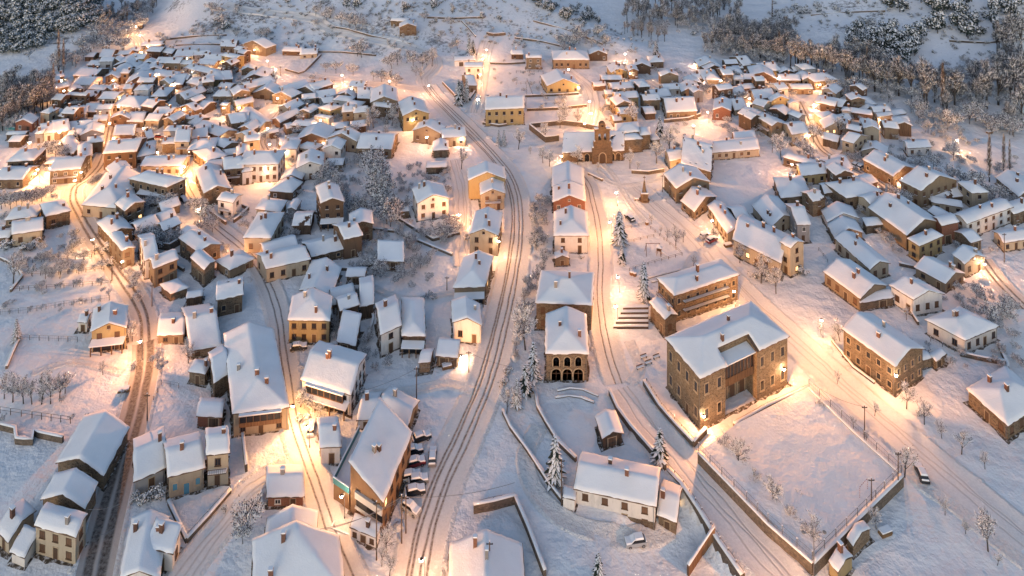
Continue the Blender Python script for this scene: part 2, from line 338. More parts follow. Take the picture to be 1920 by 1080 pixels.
HOUSE_DATA = """
@0 270 4
75,135 245,125 200,52 90 h s|square stone house|with hipped snowy roof at the bend of the lit lane
-20,268 165,265 90,180 60 p s|low stone barn|beside the lane, wooden gate in its long wall
395,205 590,188 470,110 95 p o b|two-storey balconied house|lit by the small square, long wooden balcony on its front
800,75 1010,60 870,-20 115 p b|big brown house|with twin timber gables over the narrow lane
1085,168 1340,168 1100,103 72 p c n5|cream house with five shutters|under one flat snow slope, lit lane beside it
845,235 975,190 805,190l 90 g s
1000,275 1238,328 1365,270r 135 h s|large stone school-like building|with tall walls, several chimneys and a pale inner courtyard
1025,380 1225,405 1060,338 70 s s
625,455 895,482 745,215r 85 q c n3|long cream-fronted house|whose snowy roof runs back beside the curving road
935,420 1025,405 875,325l 75 g w
40,575 275,545 110,470 40 h s
345,545 530,505 285,460l 95 h s|pyramid-roofed stone house|above the snowy garden by the curving road
90,682 318,650 62,590l 90 p c
-40,715 70,705 40,640 40 p s
728,595 815,690 1000,640r 80 p s|long stone barn|running along the curving road, upper half of a stepped pair
815,692 912,808 1090,870r 125 p o|lamp-lit gabled barn|with wooden double door facing the curving road
1085,878 1190,850 1030,700l 130 p w|black and white timbered house|attached to the end of the lamp-lit barn
1345,712 1485,815 1690,780r 110 p s|broad stone farm building|with several joined snowy roofs
1430,860 1530,950 1610,880r 115 p s z
1725,950 1905,862 1620,880l 60 h o
1530,370 1730,335 1465,200l 95 g s|bare stone gable house|beside the lit lane above a walled garden
1690,195 1815,185 1665,120l 110 p s
1820,215 1890,205 1810,140 85 p w
1015,100 1150,75 1030,0 65 h k
@480 270 4
-115,160 145,155 -60,70 120 h w n6|white six-windowed house|with a balcony in the middle of its facade
320,182 490,166 330,100l 85 g w|pale bluish gable house|with six dark windows beside a small shed
535,160 642,160 540,115 32 p o z
782,30 1000,35 790,-66 65 p o|wide low ochre barn|with plain single snowy roof behind the hedge
100,355 270,368 345,292r 55 q b
200,265 335,265 220,205 30 g b z
0,490 180,515 230,430r 70 h c
235,490 300,500 340,430r 60 g k z
485,450 660,440 425,330l 185 g b v|tall brown house|with a snowy porch roof and dark open ground floor
660,720 800,690 575,615l 145 p b|tall brick townhouse|white upper storey, red chimney, snow on one slope
420,850 660,790 345,745l 60 p s
70,835 315,770 30,750l 60 p s z
80,940 400,870 300,768r 100 p c
320,1105 563,1165 375,870l 60 g s|broad plain gable house|in front of the stepped stone barns
915,880 1108,885 915,772l 70 s o z|flat-fronted ochre shed|with a dark notch cut in its snowy roof
1213,450 1445,415 1175,345l 130 g w|white gable villa|with stone corners, side porch and hedged garden
1615,280 1850,270 1610,205l 130 g y z|tall yellow gable house|blank wall, beside the bright lane and the main road
1685,385 1865,375 1680,295l 115 g c
1600,680 1815,690 1640,520l 145 g c n2|symmetrical cream gable house|with central door and two chimneys by the main road
1475,1085 1720,1075 1555,850l 125 q o v|large hip-roofed house|with open carport by the main road
-90,705 112,705 -55,525 110 h c|cream house with brown shutters|at the lit fork of two lanes
1085,515 1150,505 1075,475 22 p s z
1290,180 1420,175 1310,140 35 p s z
1335,50 1435,45 1330,-10 50 q s
670,1000 820,1000 675,925 50 p s z
@960 270 4
303,320 540,325 305,180l 55 g b z|brown gable house|topmost in the terrace of four facing the church road
310,440 548,435 310,325l 75 g r|red brick gable house|third up in the terrace beside the church road
318,690 572,690 320,520l 125 q w n2|white house with brown shutters|lowest of the terrace beside the church road
325,865 430,860 325,818 52 g o
170,1198 605,1215 215,950l 200 h s|big pyramid-roofed stone building|right behind the arched chapel-like house
1165,240 1245,332 1455,290r 95 p o|ochre house with two gables|at the edge of the plaza under the hillside
1190,128 1280,108 1340,20r 60 p c
1290,135 1475,190 1490,0r 70 p o
1270,430 1370,510 1530,400r 55 p s
1470,470 1612,672 1725,640r 68 p c|lamp-lit low house|with one long slope, two cars parked before it
1690,575 1790,560 1760,470 60 p d
1080,1010 1215,1145 1710,985r 195 h s b n5|three-storey stone block|with two long iron balconies facing the street
@1440 270 4
-255,720 92,892 150,690r 115 p c b|cream balcony house|glazed veranda at its corner, snowy trees in front
92,745 170,790 272,745r 205 p c
140,110 410,188 475,165r 55 p s
485,215 615,180 400,125l 40 p w
262,238 420,222 235,165l 65 p y|small yellow house|under one snowy slope, boxed in by barns
100,405 318,385 50,260l 65 h s|windowless stone barn|with a steep hipped roof of snow
590,408 850,362 690,258r 90 h s|L-shaped stone house|with small square windows and one tall chimney
425,375 560,358 400,300l 55 p s z
745,130 935,235 1080,190r 80 p s|long stone terrace house|along the brown street, glowing gable lamp
1025,285 1160,350 1385,285r 120 p o|ochre gable-ended house|blank end wall above the brown street
1220,425 1490,390 1380,335 25 p s z
1230,440 1460,480 1420,410 50 p c
1500,600 1830,480 1400,530l 112 p w n6|long white and stone terrace|with wooden balconies at its far end
1845,530 2000,480 1810,440l 80 p s
765,485 1040,685 1290,590r 105 p o|large ochre farmhouse|with a dark timber gable and cluttered yard
1305,620 1432,590 1250,550l 140 p r z|blank red brick house|squeezed behind the yellow gabled house
1140,770 1310,695 1050,715l 120 h y|yellow house with tall shutters|stone ground floor, standing in a rough garden
740,620 880,605 715,560l 55 h s z
450,590 680,562 410,500l 40 g w z
500,700 710,670 465,605l 40 g s z
505,715 760,940 905,895r 85 p c|long downhill cottage|with a cream gable end, at the foot of a stepped row
20,625 210,555 -60,450l 60 g c
215,610 318,605 130,460l 130 p k
425,965 690,1160 885,1065r 90 p o b|timber-gabled house|with a dark open balcony under its eaves
905,1060 1090,1175 1340,1140r 120 p w|white house with stone gable|beside a small walled yard
1105,930 1330,1050 1470,975r 62 p o|plain ochre barn|tall gable, snow piled before it
1480,905 1630,855 1385,830l 92 g c|floodlit cream gable house|brightest facade beside the descending street
1770,745 1960,715 1750,650l 65 p c
1735,265 1880,385 1960,300r 45 p s
@0 540 4
675,335 955,305 640,165l 155 g y v|yellow gable villa|with brick lower storey and snowy porch roof by the road
578,262 655,265 580,180l 70 p w
1175,365 1385,355 1165,195l 65 p o|low ochre house|with a flat snowy roof facing the road bend
1420,480 1668,438 1345,155l 60 p s|wide stone barn|with one big unbroken snow roof
1275,52 1420,0 1190,-20l 28 h s z
1390,85 1518,65 1380,20 45 p d z|tiny dark timber hut|among snowy yards
1408,632 1540,658 1590,560r 85 h s|little square stone hut|with pyramid snow cap beside the great barn
1470,968 1670,978 1425,820l 85 p r z|red brick house|window-less wall above the row of pastel houses
@0 0 1
435,778 544,765 506,618r 43 q c n3 G|great snow-roofed house|with glazed gallery and lamp-lit yard
386,856 432,851 371,806l 60 p c b
400,720 432,700 470,615r 32 p s z
@0 810 4
1000,385 1252,275 995,60l 112 p k|grey half-timbered house|at the end of the pastel row
1255,350 1545,275 1215,70l 165 p c n3|cream row house with blue door|and blue shutters above a fenced garden
415,240 780,340 870,-60r 110 g s z|long stone barn with plain gable|beside the dark ploughed road
300,515 640,590 395,310l 150 g s z|middle stone house|sandwiched between long barn and white house
250,710 570,800 292,518l 215 p c n3|white house with six brown windows|doorway in the middle, above the ploughed road
-40,740 60,840 195,520r 105 p c
70,905 185,955 250,760r 60 s w z
890,1110 1200,1110 925,640l 120 g w|pale gable house|cut off by the lower frame edge beside the road
1095,870 1300,925 1240,700r 150 s w
@480 810 4
75,500 368,490 0,260l 50 p r|brick-walled house|with flat snowy roof and two red chimneys
60,840 460,780 80,650l 45 g w z
-30,1260 680,1230 460,790r 150 q w|broad hipped house|lowest house between two rutted lanes
475,125 645,118 432,-105l 130 p w|white two-tone house|with tarred lower wall beside the lit lane
690,362 955,540 1145,-10r 250 u o n2|tall orange apartment house|with teal-railed roof terrace and parked cars alongside
895,-125 1130,-5 1230,-230r 70 p o
750,-80 895,-90 810,-290l 60 p w
1440,1250 2030,1250 1450,840l 100 g s|wide gable house|standing in a dark-walled yard by the main road
@480 540 4
330,695 715,812 835,500r 160 p w n4 v G|pale guesthouse with glazed gallery|and snowy shrubs along its lit front
235,248 558,252 270,60l 170 q y n4|half yellow half brown house|with two chimneys and hipped snow roof
600,405 750,440 765,245r 90 s d z|leaning timber barn|with one steep snow slope
775,150 890,125 770,-70l 95 p d z
930,360 1095,285 890,120l 165 p w n1|narrow white house|with one balcony and a steep snow slope
1090,365 1275,370 1090,75l 130 h d v|dark galleried house|with open timber floors under a wide snow roof
1470,265 1700,290 1460,100l 140 g w n2|brightly lit white gable house|closest to the main road curve, two chimneys
1215,570 1310,560 1340,455r 75 p s z|small stone shed|beside an open woodshed in the snowy yard
1345,515 1515,530 1370,410l 75 s d z|open-fronted woodshed|with logs under a thick snow roof
@960 540 4
245,500 578,500 250,200l 205 q s A|arched stone hall|with three round doors and three arched windows above
1025,110 1145,245 1245,205r 130 p s|narrow stone annex|leaning against the three-storey stone block
@960 810 4
675,62 840,15 620,-112l 80 g d z|timber granary hut|standing alone on the snowy lawn
458,432 1085,570 525,150l 195 p w n4 t|long white farmhouse|with stone base, car parked on the snow before it
1085,630 1240,690 1135,360l 110 p s|stone lean-to|under thick snow at the white farmhouse end
375,495 475,520 390,480 85 f w z
@1440 540 4
548,310 955,600 1180,460r 212 p s n5|sandstone long house|with lamp on its corner and three chimneys
1480,400 1740,290 1110,265l 105 h w|white L-plan house|with a glazed bay on its end wall
1485,760 1800,1045 2100,850r 110 h s|stone barn with hipped roof|cut by the frame, small square wall openings
1165,550 1235,530 1170,500 60 p s z
1260,555 1345,500 1250,540l 50 p s z
690,120 950,75 640,40l 60 p s z
@1440 810 4
585,800 640,868 770,733r 52 p s z|low garage of stone|built against the court wall corner
450,975 525,1065 640,940r 90 p y|little yellow kiosk house|with dark window below the court wall
@80 60 8
640,378 760,378 650,325 60 p s
870,372 1030,380 1120,285r 34 p b
1130,345 1290,340 1370,292r 40 p b
865,455 1035,450 880,400 108 p w z|floodlit white house|in the densest part of the far village
1040,430 1150,450 1215,400r 90 g o
1105,510 1405,540 1340,410r 50 g b
1350,415 1510,412 1340,350 108 p y z|blank yellow wall house|beside a glowing alley in the far village
500,655 765,672 960,570r 34 p o|long snow-roofed farm|with a thin ochre wall beside the lit far square
690,500 850,505 760,440 18 p s z
480,790 705,800 540,695 75 p w|white house with porch|facing the glowing square by the poplars
970,670 1140,690 1280,535r 100 g b
1180,630 1290,630 1250,570 140 p o
1360,600 1580,590 1450,525 36 g k z
1320,670 1590,660 1450,590 36 g k z
1280,775 1605,715 1330,690l 100 g b z|large dark gable barn|in the heart of the far village
1590,570 1770,570 1520,480l 80 g b
710,860 905,878 970,820r 100 h k
905,870 1040,880 1010,815 42 g o
620,970 790,970 640,890 60 p b
385,960 625,972 400,940 160 p b
870,1005 1080,1010 880,915 100 p c n5
1215,865 1335,860 1230,800 110 p c
1650,970 1850,965 1640,850 90 h s
1500,215 1760,205 1580,155 36 p o
1320,285 1440,290 1350,250 40 p o
1580,295 1760,305 1600,240 100 p b
1760,300 1930,330 2000,270r 80 p b
220,690 320,670 250,640 75 p o
1370,-85 1490,-100 1400,-150 44 p o|solitary lane-end house|last lit house where the lane leaves the village
@280 60 8
400,370 640,365 420,285 80 p c
690,355 890,350 650,300l 90 p k
790,420 1060,430 890,350 88 p o
120,470 430,475 160,400 110 p o
380,490 610,490 420,440 90 p c b
570,550 895,625 1095,590r 62 p k|grey terraced house|with tall pale windows amid the far village
740,480 960,500 820,430 32 p o z
1100,370 1290,410 1445,385r 150 p y|yellow house on stone base|alone at the upper snowfield edge
1420,720 1740,690 1560,610l 62 g b
1365,800 1500,855 1850,760r 132 g c|tall cream corner house|with long narrow windows by a lit alley
1400,210 1725,250 1890,205r 110 g o z|big lamp-lit barn|at the upper edge of the far village
1085,215 1280,225 1130,135l 88 p o
390,690 560,720 600,660r 82 p k z
80,650 390,690 350,600r 62 p o
160,760 300,790 370,740r 100 g c
310,800 490,790 340,710 62 s b z
830,720 1095,715 1000,605 90 h y|yellow hip-roofed house|in the middle of the far cluster
1110,715 1240,705 1060,615l 80 p b
580,770 740,800 640,720 60 p k
740,800 890,785 760,740 60 p c
430,950 550,1010 820,900r 92 g o
980,970 1220,970 1020,875 110 h s
1240,960 1370,950 1250,910 60 p k
1040,830 1200,850 1080,780 50 p c
@480 0 4
210,385 335,390 230,358 26 p b|low brown garden house|beside a fenced plot at the snowfield edge
340,410 450,405 370,372 30 p c|pale garden bungalow|behind a fenced plot at the snowfield edge
@0 180 8
250,410 470,425 270,320l 110 g r|orange brick cottage|alone by the dark wood and the lit slope
1070,275 1275,275 1055,165l 80 p w n3|white cottage with three windows|and a brick end wall near the dark wood
1280,240 1440,240 1260,130l 50 p b z
1450,210 1655,205 1440,140 100 p w
1410,380 1590,375 1350,305l 90 p c|pinkish lamp-lit house|at the top of the brightest alley
890,310 1020,320 900,255 36 p s z
790,262 890,270 850,235 70 g s z
640,570 820,545 580,450l 110 p w
820,545 1030,515 780,400l 110 p o b
1020,510 1400,470 1040,380 34 p s z
535,580 640,575 540,510 130 p k
1040,580 1225,580 1020,500l 60 p o
1230,590 1530,560 1250,480l 62 g k z
1330,715 1540,695 1250,650l 150 h o|tall ochre corner house|at the foot of the brightest alley
935,690 1070,860 1230,790r 44 p s z
1180,930 1370,910 1140,780l 160 g c|narrow cream gable house|with stacked balconies by the rutted lane
120,590 360,585 180,545 20 p d z
140,690 300,690 160,610 26 p d z
@220 170 8
0,228 330,250 30,90l 100 h c
-70,420 165,430 -40,370l 108 g b
-30,668 230,660 -10,540l 110 p b z|long brown barn|flush with the glowing alley
170,465 375,470 60,330l 62 p o
435,455 615,460 440,362 110 p c b
545,370 770,375 930,270r 122 p b|large brown barn|with a broad lamp-lit snow roof
820,395 1080,435 1175,395r 112 h c n5|white house with dark balconies|in the middle of the old village
940,265 1150,310 1255,270r 90 g s
1080,490 1190,530 1370,420r 62 p o
1195,555 1510,680 1785,620r 72 p o|wide ochre house|with scalloped eaves and twin chimneys
1720,495 1920,465 1640,380l 92 p s
450,735 545,705 380,640l 168 p b
340,835 470,815 200,760l 62 p k z
680,810 870,800 690,720 130 p s
875,770 1070,770 850,600l 170 p c
1070,730 1330,690 1060,590 82 p o
1090,890 1430,860 1180,745 110 h o
1170,930 1330,1050 1650,1005r 112 h o|ochre hipped house|with glowing side wall above the lit lane
1440,800 1600,860 1890,830r 62 p o
1660,975 1920,930 1590,910l 52 p w
1550,230 1640,240 1560,205 130 p o z
@440 150 8
30,830 215,880 355,840r 100 g c
40,390 265,335 0,330l 90 p y
110,520 360,700 490,600r 62 p b z|barn with glowing snow roof|at the curve of a narrow lane
-20,650 190,615 0,530l 62 p s
310,200 640,240 690,140r 52 g o z
590,240 835,270 990,210r 110 g o|golden lamp-lit gable|beside snowy shrubs in the upper village
760,190 1090,90 670,120l 24 p k z
1205,150 1450,75 1090,90l 100 p b|long brown terrace|at the upper edge by the lit path
960,150 1180,190 1060,110 82 g s z
1345,355 1500,335 1270,290l 44 p k
1500,310 1720,330 1790,270r 112 h w|white hip-roofed house|with rows of small windows by an unlit lane
1560,230 1780,270 1820,220r 42 g o z
1275,430 1430,470 1630,420r 122 h y|yellow square house|above a floodlit terrace block
1210,560 1400,590 1480,560r 110 f w z|floodlit white terrace block|with parapets beneath the yellow square house
590,590 700,635 960,500r 62 g b
680,410 840,460 1020,370r 52 g c
950,490 1130,500 1265,420r 72 g o
870,690 1150,700 1215,630r 102 h b|dark brown L-roofed barn|glowing end wall beside the floodlit terrace
780,740 870,715 740,680l 22 p s z
490,810 650,790 500,750 22 p s z
695,985 950,975 690,890l 95 p o|lamp-lit ochre cottage|low beside a snowy hedge
955,1020 1180,1055 1345,985r 82 h c
960,900 1370,890 1470,740r 82 g b z|wide dark gable barn|behind the house with lit windows
1430,885 1800,930 1900,850r 150 g c j|pinkish gable house|with warm lit ground-floor windows
1470,740 1690,720 1500,650 22 h s z
@480 0 4
770,735 870,740 860,668r 52 p b
875,770 1045,760 880,690l 92 g o
890,802 1000,815 885,772l 80 p s
1115,870 1280,855 1085,785l 105 g y|yellow gable house with balcony|alone on the slope above the main road
1195,985 1370,1005 1230,945 80 g o|little lamp-lit barn|with glowing wall near the main road
1410,1035 1560,1025 1400,975l 62 p c
1745,825 1985,815 1750,745l 112 p y|yellow chalet|with two tiers of snow over its garage doors
1575,510 1690,510 1570,480 80 p w|small white house|beside the upper lit street
1500,460 1630,455 1500,430 42 p w z
1590,640 1650,640 1530,575l 52 p o
1085,210 1195,205 1095,182 62 g s|unlit stone house|alone on the far snowy hillside
1020,160 1130,165 1030,142 42 p s z
705,650 800,655 770,618 50 p k
@960 0 4
0,410 80,410 10,382 36 p b
115,440 215,440 125,418 78 h o|tower-like ochre house|at the top of the terraced fields
330,450 555,450 380,392 60 h o|broad hip-roofed bungalow|with verandas below the snowy spur
590,410 705,410 620,382 46 g b
1035,470 1130,465 1020,430l 42 h s
920,500 1030,505 940,470 52 g b
750,545 855,540 720,505l 42 g y
280,645 485,640 240,580l 56 g y n4|big yellow gable house|with two window rows above terraced fields
685,600 815,600 670,572l 36 p b
760,670 900,660 730,632l 46 p c n4
790,745 935,735 765,705l 72 p y n4|yellow terraced villa|middle one of three alike beside the bright street
820,860 930,850 790,820l 66 p y
620,650 700,645 620,618 32 p b
700,710 755,710 692,682 32 p c
715,785 785,785 705,752 32 p c
765,910 820,905 755,872 27 p o
1175,840 1365,830 1140,748l 52 p o|modern house on curved terrace|lit by lamps along its rounded wall
1060,735 1180,720 1020,685l 32 p k
1150,675 1260,670 1120,640l 36 p w
1280,690 1400,680 1260,640l 46 g o
900,635 995,630 920,606 46 p c
@1300 90 8
110,280 390,275 200,195 62 g o
200,330 420,310 300,262 60 g b z
440,390 710,375 390,310l 42 h c
740,265 880,250 560,155l 72 p o|long shed-roofed terrace|highest roof of the cluster beneath the tall trees
610,310 740,310 680,278 42 p b
1050,355 1285,335 880,255l 82 p y
170,480 390,480 250,352 110 h o|lamp-lit ochre villa|with its lamp glaring at one corner
0,460 165,465 20,402 80 p b
610,480 745,480 620,430 80 p w z
745,470 925,470 760,402 72 p b
890,410 1215,465 1000,335r 92 g b z|barn with wide brick gable|in the cluster beneath the tall trees
930,530 1090,530 940,476 72 p w
720,620 900,605 660,560l 42 p b
620,720 770,690 500,620l 36 p o z
1310,490 1580,490 1280,410l 80 p o|long ochre house with small windows|in the cluster beneath the tall trees
1650,480 1810,470 1560,400l 90 g c
1310,380 1500,375 1390,335 26 g b z
1510,350 1630,345 1450,300l 36 p o
1500,620 1770,620 1560,555 70 p o
935,765 1190,740 1000,640l 100 p s
1185,810 1425,790 1140,760l 130 g y j|ochre gable house with lit windows|above a pale snowy yard
1440,850 1575,850 1500,812 100 g w z
315,935 545,945 330,800l 132 g r|red timber-framed house|with stone base above the church meadow
625,930 790,900 650,770l 42 p c
740,960 910,1015 1000,955r 62 p o
@1340 180 8
610,300 810,385 860,320r 72 p c
810,390 965,470 1075,420r 42 p d z
1165,580 1385,550 1040,440l 152 p c|cream house on stone plinth|where the brown street bends
-30,850 600,800 60,690l 100 p c|long lamp-lit barn|with arched openings at the top of the meadow
320,650 590,620 280,560l 42 p b z
@1440 0 4
355,615 500,600 380,562 56 h o|lamp-topped ochre house|at the edge of the tall wood
@1520 160 8
180,70 370,130 460,60r 90 g c
100,255 440,325 630,265r 100 p b|long dark house|with a yellow end wall near the wood meadow
470,385 600,400 720,365r 100 h w|white hip-roofed villa|near the wood meadow
745,355 800,400 940,320r 52 p k z
960,410 1175,395 930,335l 130 p c
1020,480 1210,460 1010,430l 118 p c|lamp-lit cream block|with snowy terrace facing the open meadow
1200,465 1410,430 1190,390l 42 p k z
1265,560 1465,545 1230,485l 46 p b z
190,515 390,495 65,430l 110 h c
470,530 600,510 380,460l 52 p s z
230,650 570,620 250,540l 100 g c j|cream chalet with lit windows|facing downhill beside the brown street
740,575 880,590 760,510l 52 p d z
490,835 650,880 830,790r 182 p c|tall cream gable house|four dark windows and a snowy porch roof
790,990 1110,1030 1390,970r 72 g c
1480,950 1780,930 1420,850l 110 p w
@0 0 1
655,990 706,1010 662,972l 20 s w n3|glazed white lean-to|in the snowy garden below the orange apartment house
"""
# ------------------------------------------------------------------ houses
OV = .4
def height_fn(t, w, d, k):
    if t == 'p': return lambda u, v: k * min(v, d - v)
    if t == 'g': return lambda u, v: k * min(u, w - u)
    if t == 'h': return lambda u, v: k * min(u, w - u, v, d - v)
    if t == 'q': return lambda u, v: k * min(u, w - u, v)
    if t == 's': return lambda u, v: k * .7 * v
    if t == 'u': return lambda u, v: k * .8 * (w - u)
    return lambda u, v: .05
def lines(L, m, n):
    """grid lines: n cells from either end up to m/2, the middle split evenly"""
    c = m / 2 / n
    a = [i * c for i in range(n + 1)]
    mid = L - m
    if mid > .05:
        k = 2 * max(1, round(mid / max(c, .8) / 2)) if n > 1 else 2
        a += [m / 2 + mid * (i + 1) / k for i in range(k)]
    a += [L - m / 2 + i * c for i in range(1, n + 1)]
    return a
def grid_surface(w, d, n, zf, V, mask=None, top=0, thick=.3, amp=0, seed=0, edge=0):
    m = min(w, d); U = lines(w, m, n); Vv = lines(d, m, n)
    nu, nv = len(U), len(Vv)
    vs = []; idx = {}
    def vert(i, j):
        k = (i, j)
        if k not in idx:
            u, v = U[i], Vv[j]; z = zf(u, v) + top
            if amp: z += amp * mnoise.noise(Vector((u * .45 + seed, v * .45, seed * .7))) + amp * .5 * mnoise.noise(Vector((u * 1.3, v * 1.3 + seed, 0)))
            if edge and (i in (0, nu - 1) or j in (0, nv - 1)):
                z -= thick * .25
                u += edge * mnoise.noise(Vector((v * .8, seed, 1))) if i in (0, nu - 1) else 0; v += edge * mnoise.noise(Vector((u * .8, seed, 5))) if j in (0, nv - 1) else 0
            idx[k] = len(vs); vs.append(V(u, v, z))
        return idx[k]
    fs = []; cells = set()
    for i in range(nu - 1):
        for j in range(nv - 1):
            cu, cv = (U[i] + U[i + 1]) / 2, (Vv[j] + Vv[j + 1]) / 2
            if mask and not mask(cu, cv): continue
            a, b, c, e = vert(i, j), vert(i + 1, j), vert(i + 1, j + 1), vert(i, j + 1)
            if (cu < w / 2) == (cv < d / 2): fs += [(a, b, c), (a, c, e)]
            else: fs += [(a, b, e), (b, c, e)]
    cnt = {}
    for f in fs:
        for p, q in zip(f, f[1:] + f[:1]): cnt[(p, q)] = 1
    bound = [(p, q) for p, q in cnt if (q, p) not in cnt]
    low = {}
    for p, q in bound:
        for x in (p, q):
            if x not in low:
                vx = vs[x]; low[x] = len(vs); vs.append((vx[0], vx[1], vx[2] - thick))
    for p, q in bound: fs.append((q, p, low[p], low[q]))
    # underside
    fs += [tuple(reversed([low.get(x, x) for x in f])) for f in fs[:len(fs) - len(bound)] if all(x in low for x in f)] if n == 1 else []
    return vs, fs
WALLS = {'s': 'stone', 'S': 'sandstone', 'o': 'ochre', 'c': 'cream', 'w': 'white_plaster', 'y': 'yellow', 'k': 'grey_render', 'b': 'brown_brick', 'r': 'red_brick', 'd': 'dark_timber', 'O': 'orange_render'}
ADJ = {'s': 'stone', 'S': 'sandstone', 'o': 'ochre', 'c': 'cream', 'w': 'white', 'y': 'yellow', 'k': 'grey', 'b': 'brown', 'r': 'brick', 'd': 'dark timber'}
WM = {}
def window_meshes():
    for st, (fr, pn) in {'white': ('frame_white', 'pane'), 'brown': ('frame_brown', 'pane'), 'shut': ('frame_brown', 'shutter'), 'stone': ('surround', 'pane'), 'blue': ('surround', 'shutter_blue'), 'lit': ('frame_brown', 'lit_pane')}.items():
        a = MB()
        for x0, x1, z0, z1 in ((-.5, -.39, 0, 1), (.39, .5, 0, 1), (-.39, .39, 0, .08), (-.39, .39, .91, 1)): a.box(x0, x1, -.07, .03, z0, z1)
        if st in ('white', 'brown', 'lit'): a.box(-.035, .035, -.035, .02, .08, .91)
        if st == 'shut': a.box(-.02, .02, -.05, .02, .08, .91)
        a.box(-.56, .56, -.16, .02, -.07, -.002)
        fm = a.mesh('window_frame', [fr])
        b = MB(); b.box(-.39, .39, -.02, .03, .08, .91); pm = b.mesh('window_pane', [pn])
        c = MB(); c.v, c.f, c.m = list(a.v), list(a.f), list(a.m); c.box(-.39, .39, -.02, .03, .08, .91, 1); c.box(-.5, .5, -.15, .02, 0, .05, 2)
        one = c.mesh('window', [fr, pn, 'tree_snow'])
        WM[st] = (fm, pm, one)
    for nm, kind in (('arch_door', 'frame_brown'), ('arch_window', 'pane')):
        a = MB(); N = 9
        prof = [(-.5, 0), (-.5, .62)] + [(-.5 * math.cos(math.pi * i / N), .62 + .38 * math.sin(math.pi * i / N)) for i in range(1, N)] + [(.5, .62), (.5, 0)]
        inn = [(x * .82, z * .94) for x, z in prof]
        n = len(prof)
        vs = [(x, -.09, z) for x, z in prof] + [(x, -.09, z) for x, z in inn] + [(x, .03, z) for x, z in prof] + [(x, .02, z) for x, z in inn]
        fs = []
        for i in range(n - 1):
            fs += [(i, i + 1, n + i + 1, n + i), (i, 2 * n + i, 2 * n + i + 1, i + 1), (n + i, n + i + 1, 3 * n + i + 1, 3 * n + i)]
        a.add(vs, fs); fm = a.mesh(nm, ['surround'])
        b = MB(); b.add([(x, .0, z) for x, z in inn], [tuple(range(n))]); b.box(-.02, .02, -.03, .02, 0, .8); b.box(-.4, .4, -.03, .02, .56, .6); pm = b.mesh(nm + '_leaf', [kind])
        WM[nm] = (fm, pm, None)
    a = MB()
    for x0, x1, z0, z1 in ((-.5, -.41, 0, 1), (.41, .5, 0, 1), (-.41, .41, .94, 1)): a.box(x0, x1, -.06, .03, z0, z1)
    WM['door_frame'] = a.mesh('door', ['surround'])
    for c in ('frame_brown', 'shutter_blue', 'dark_timber'):
        b = MB(); b.box(-.41, .41, -.02, .03, 0, .94); b.box(-.34, .34, -.04, .0, .1, .45); b.box(-.34, .34, -.04, .0, .52, .86); b.tube((.33, -.05, .48), (.33, -.09, .48), .03, .03, 5)
        WM['door_' + c] = b.mesh('door_leaf', [c])
window_meshes()
def place(me, name, parent, p, nrm, sx, sz, child=None):
    """set a wall element at local point p facing nrm (unit vector in local plan)"""
    rz = math.atan2(nrm[0], -nrm[1])
    o = link(me, name, parent, p, rz, (sx, 1, sz))
    if child is not None: link(child, 'pane' if 'door' not in name else 'door_leaf', o)
    return o
HOUSES = []
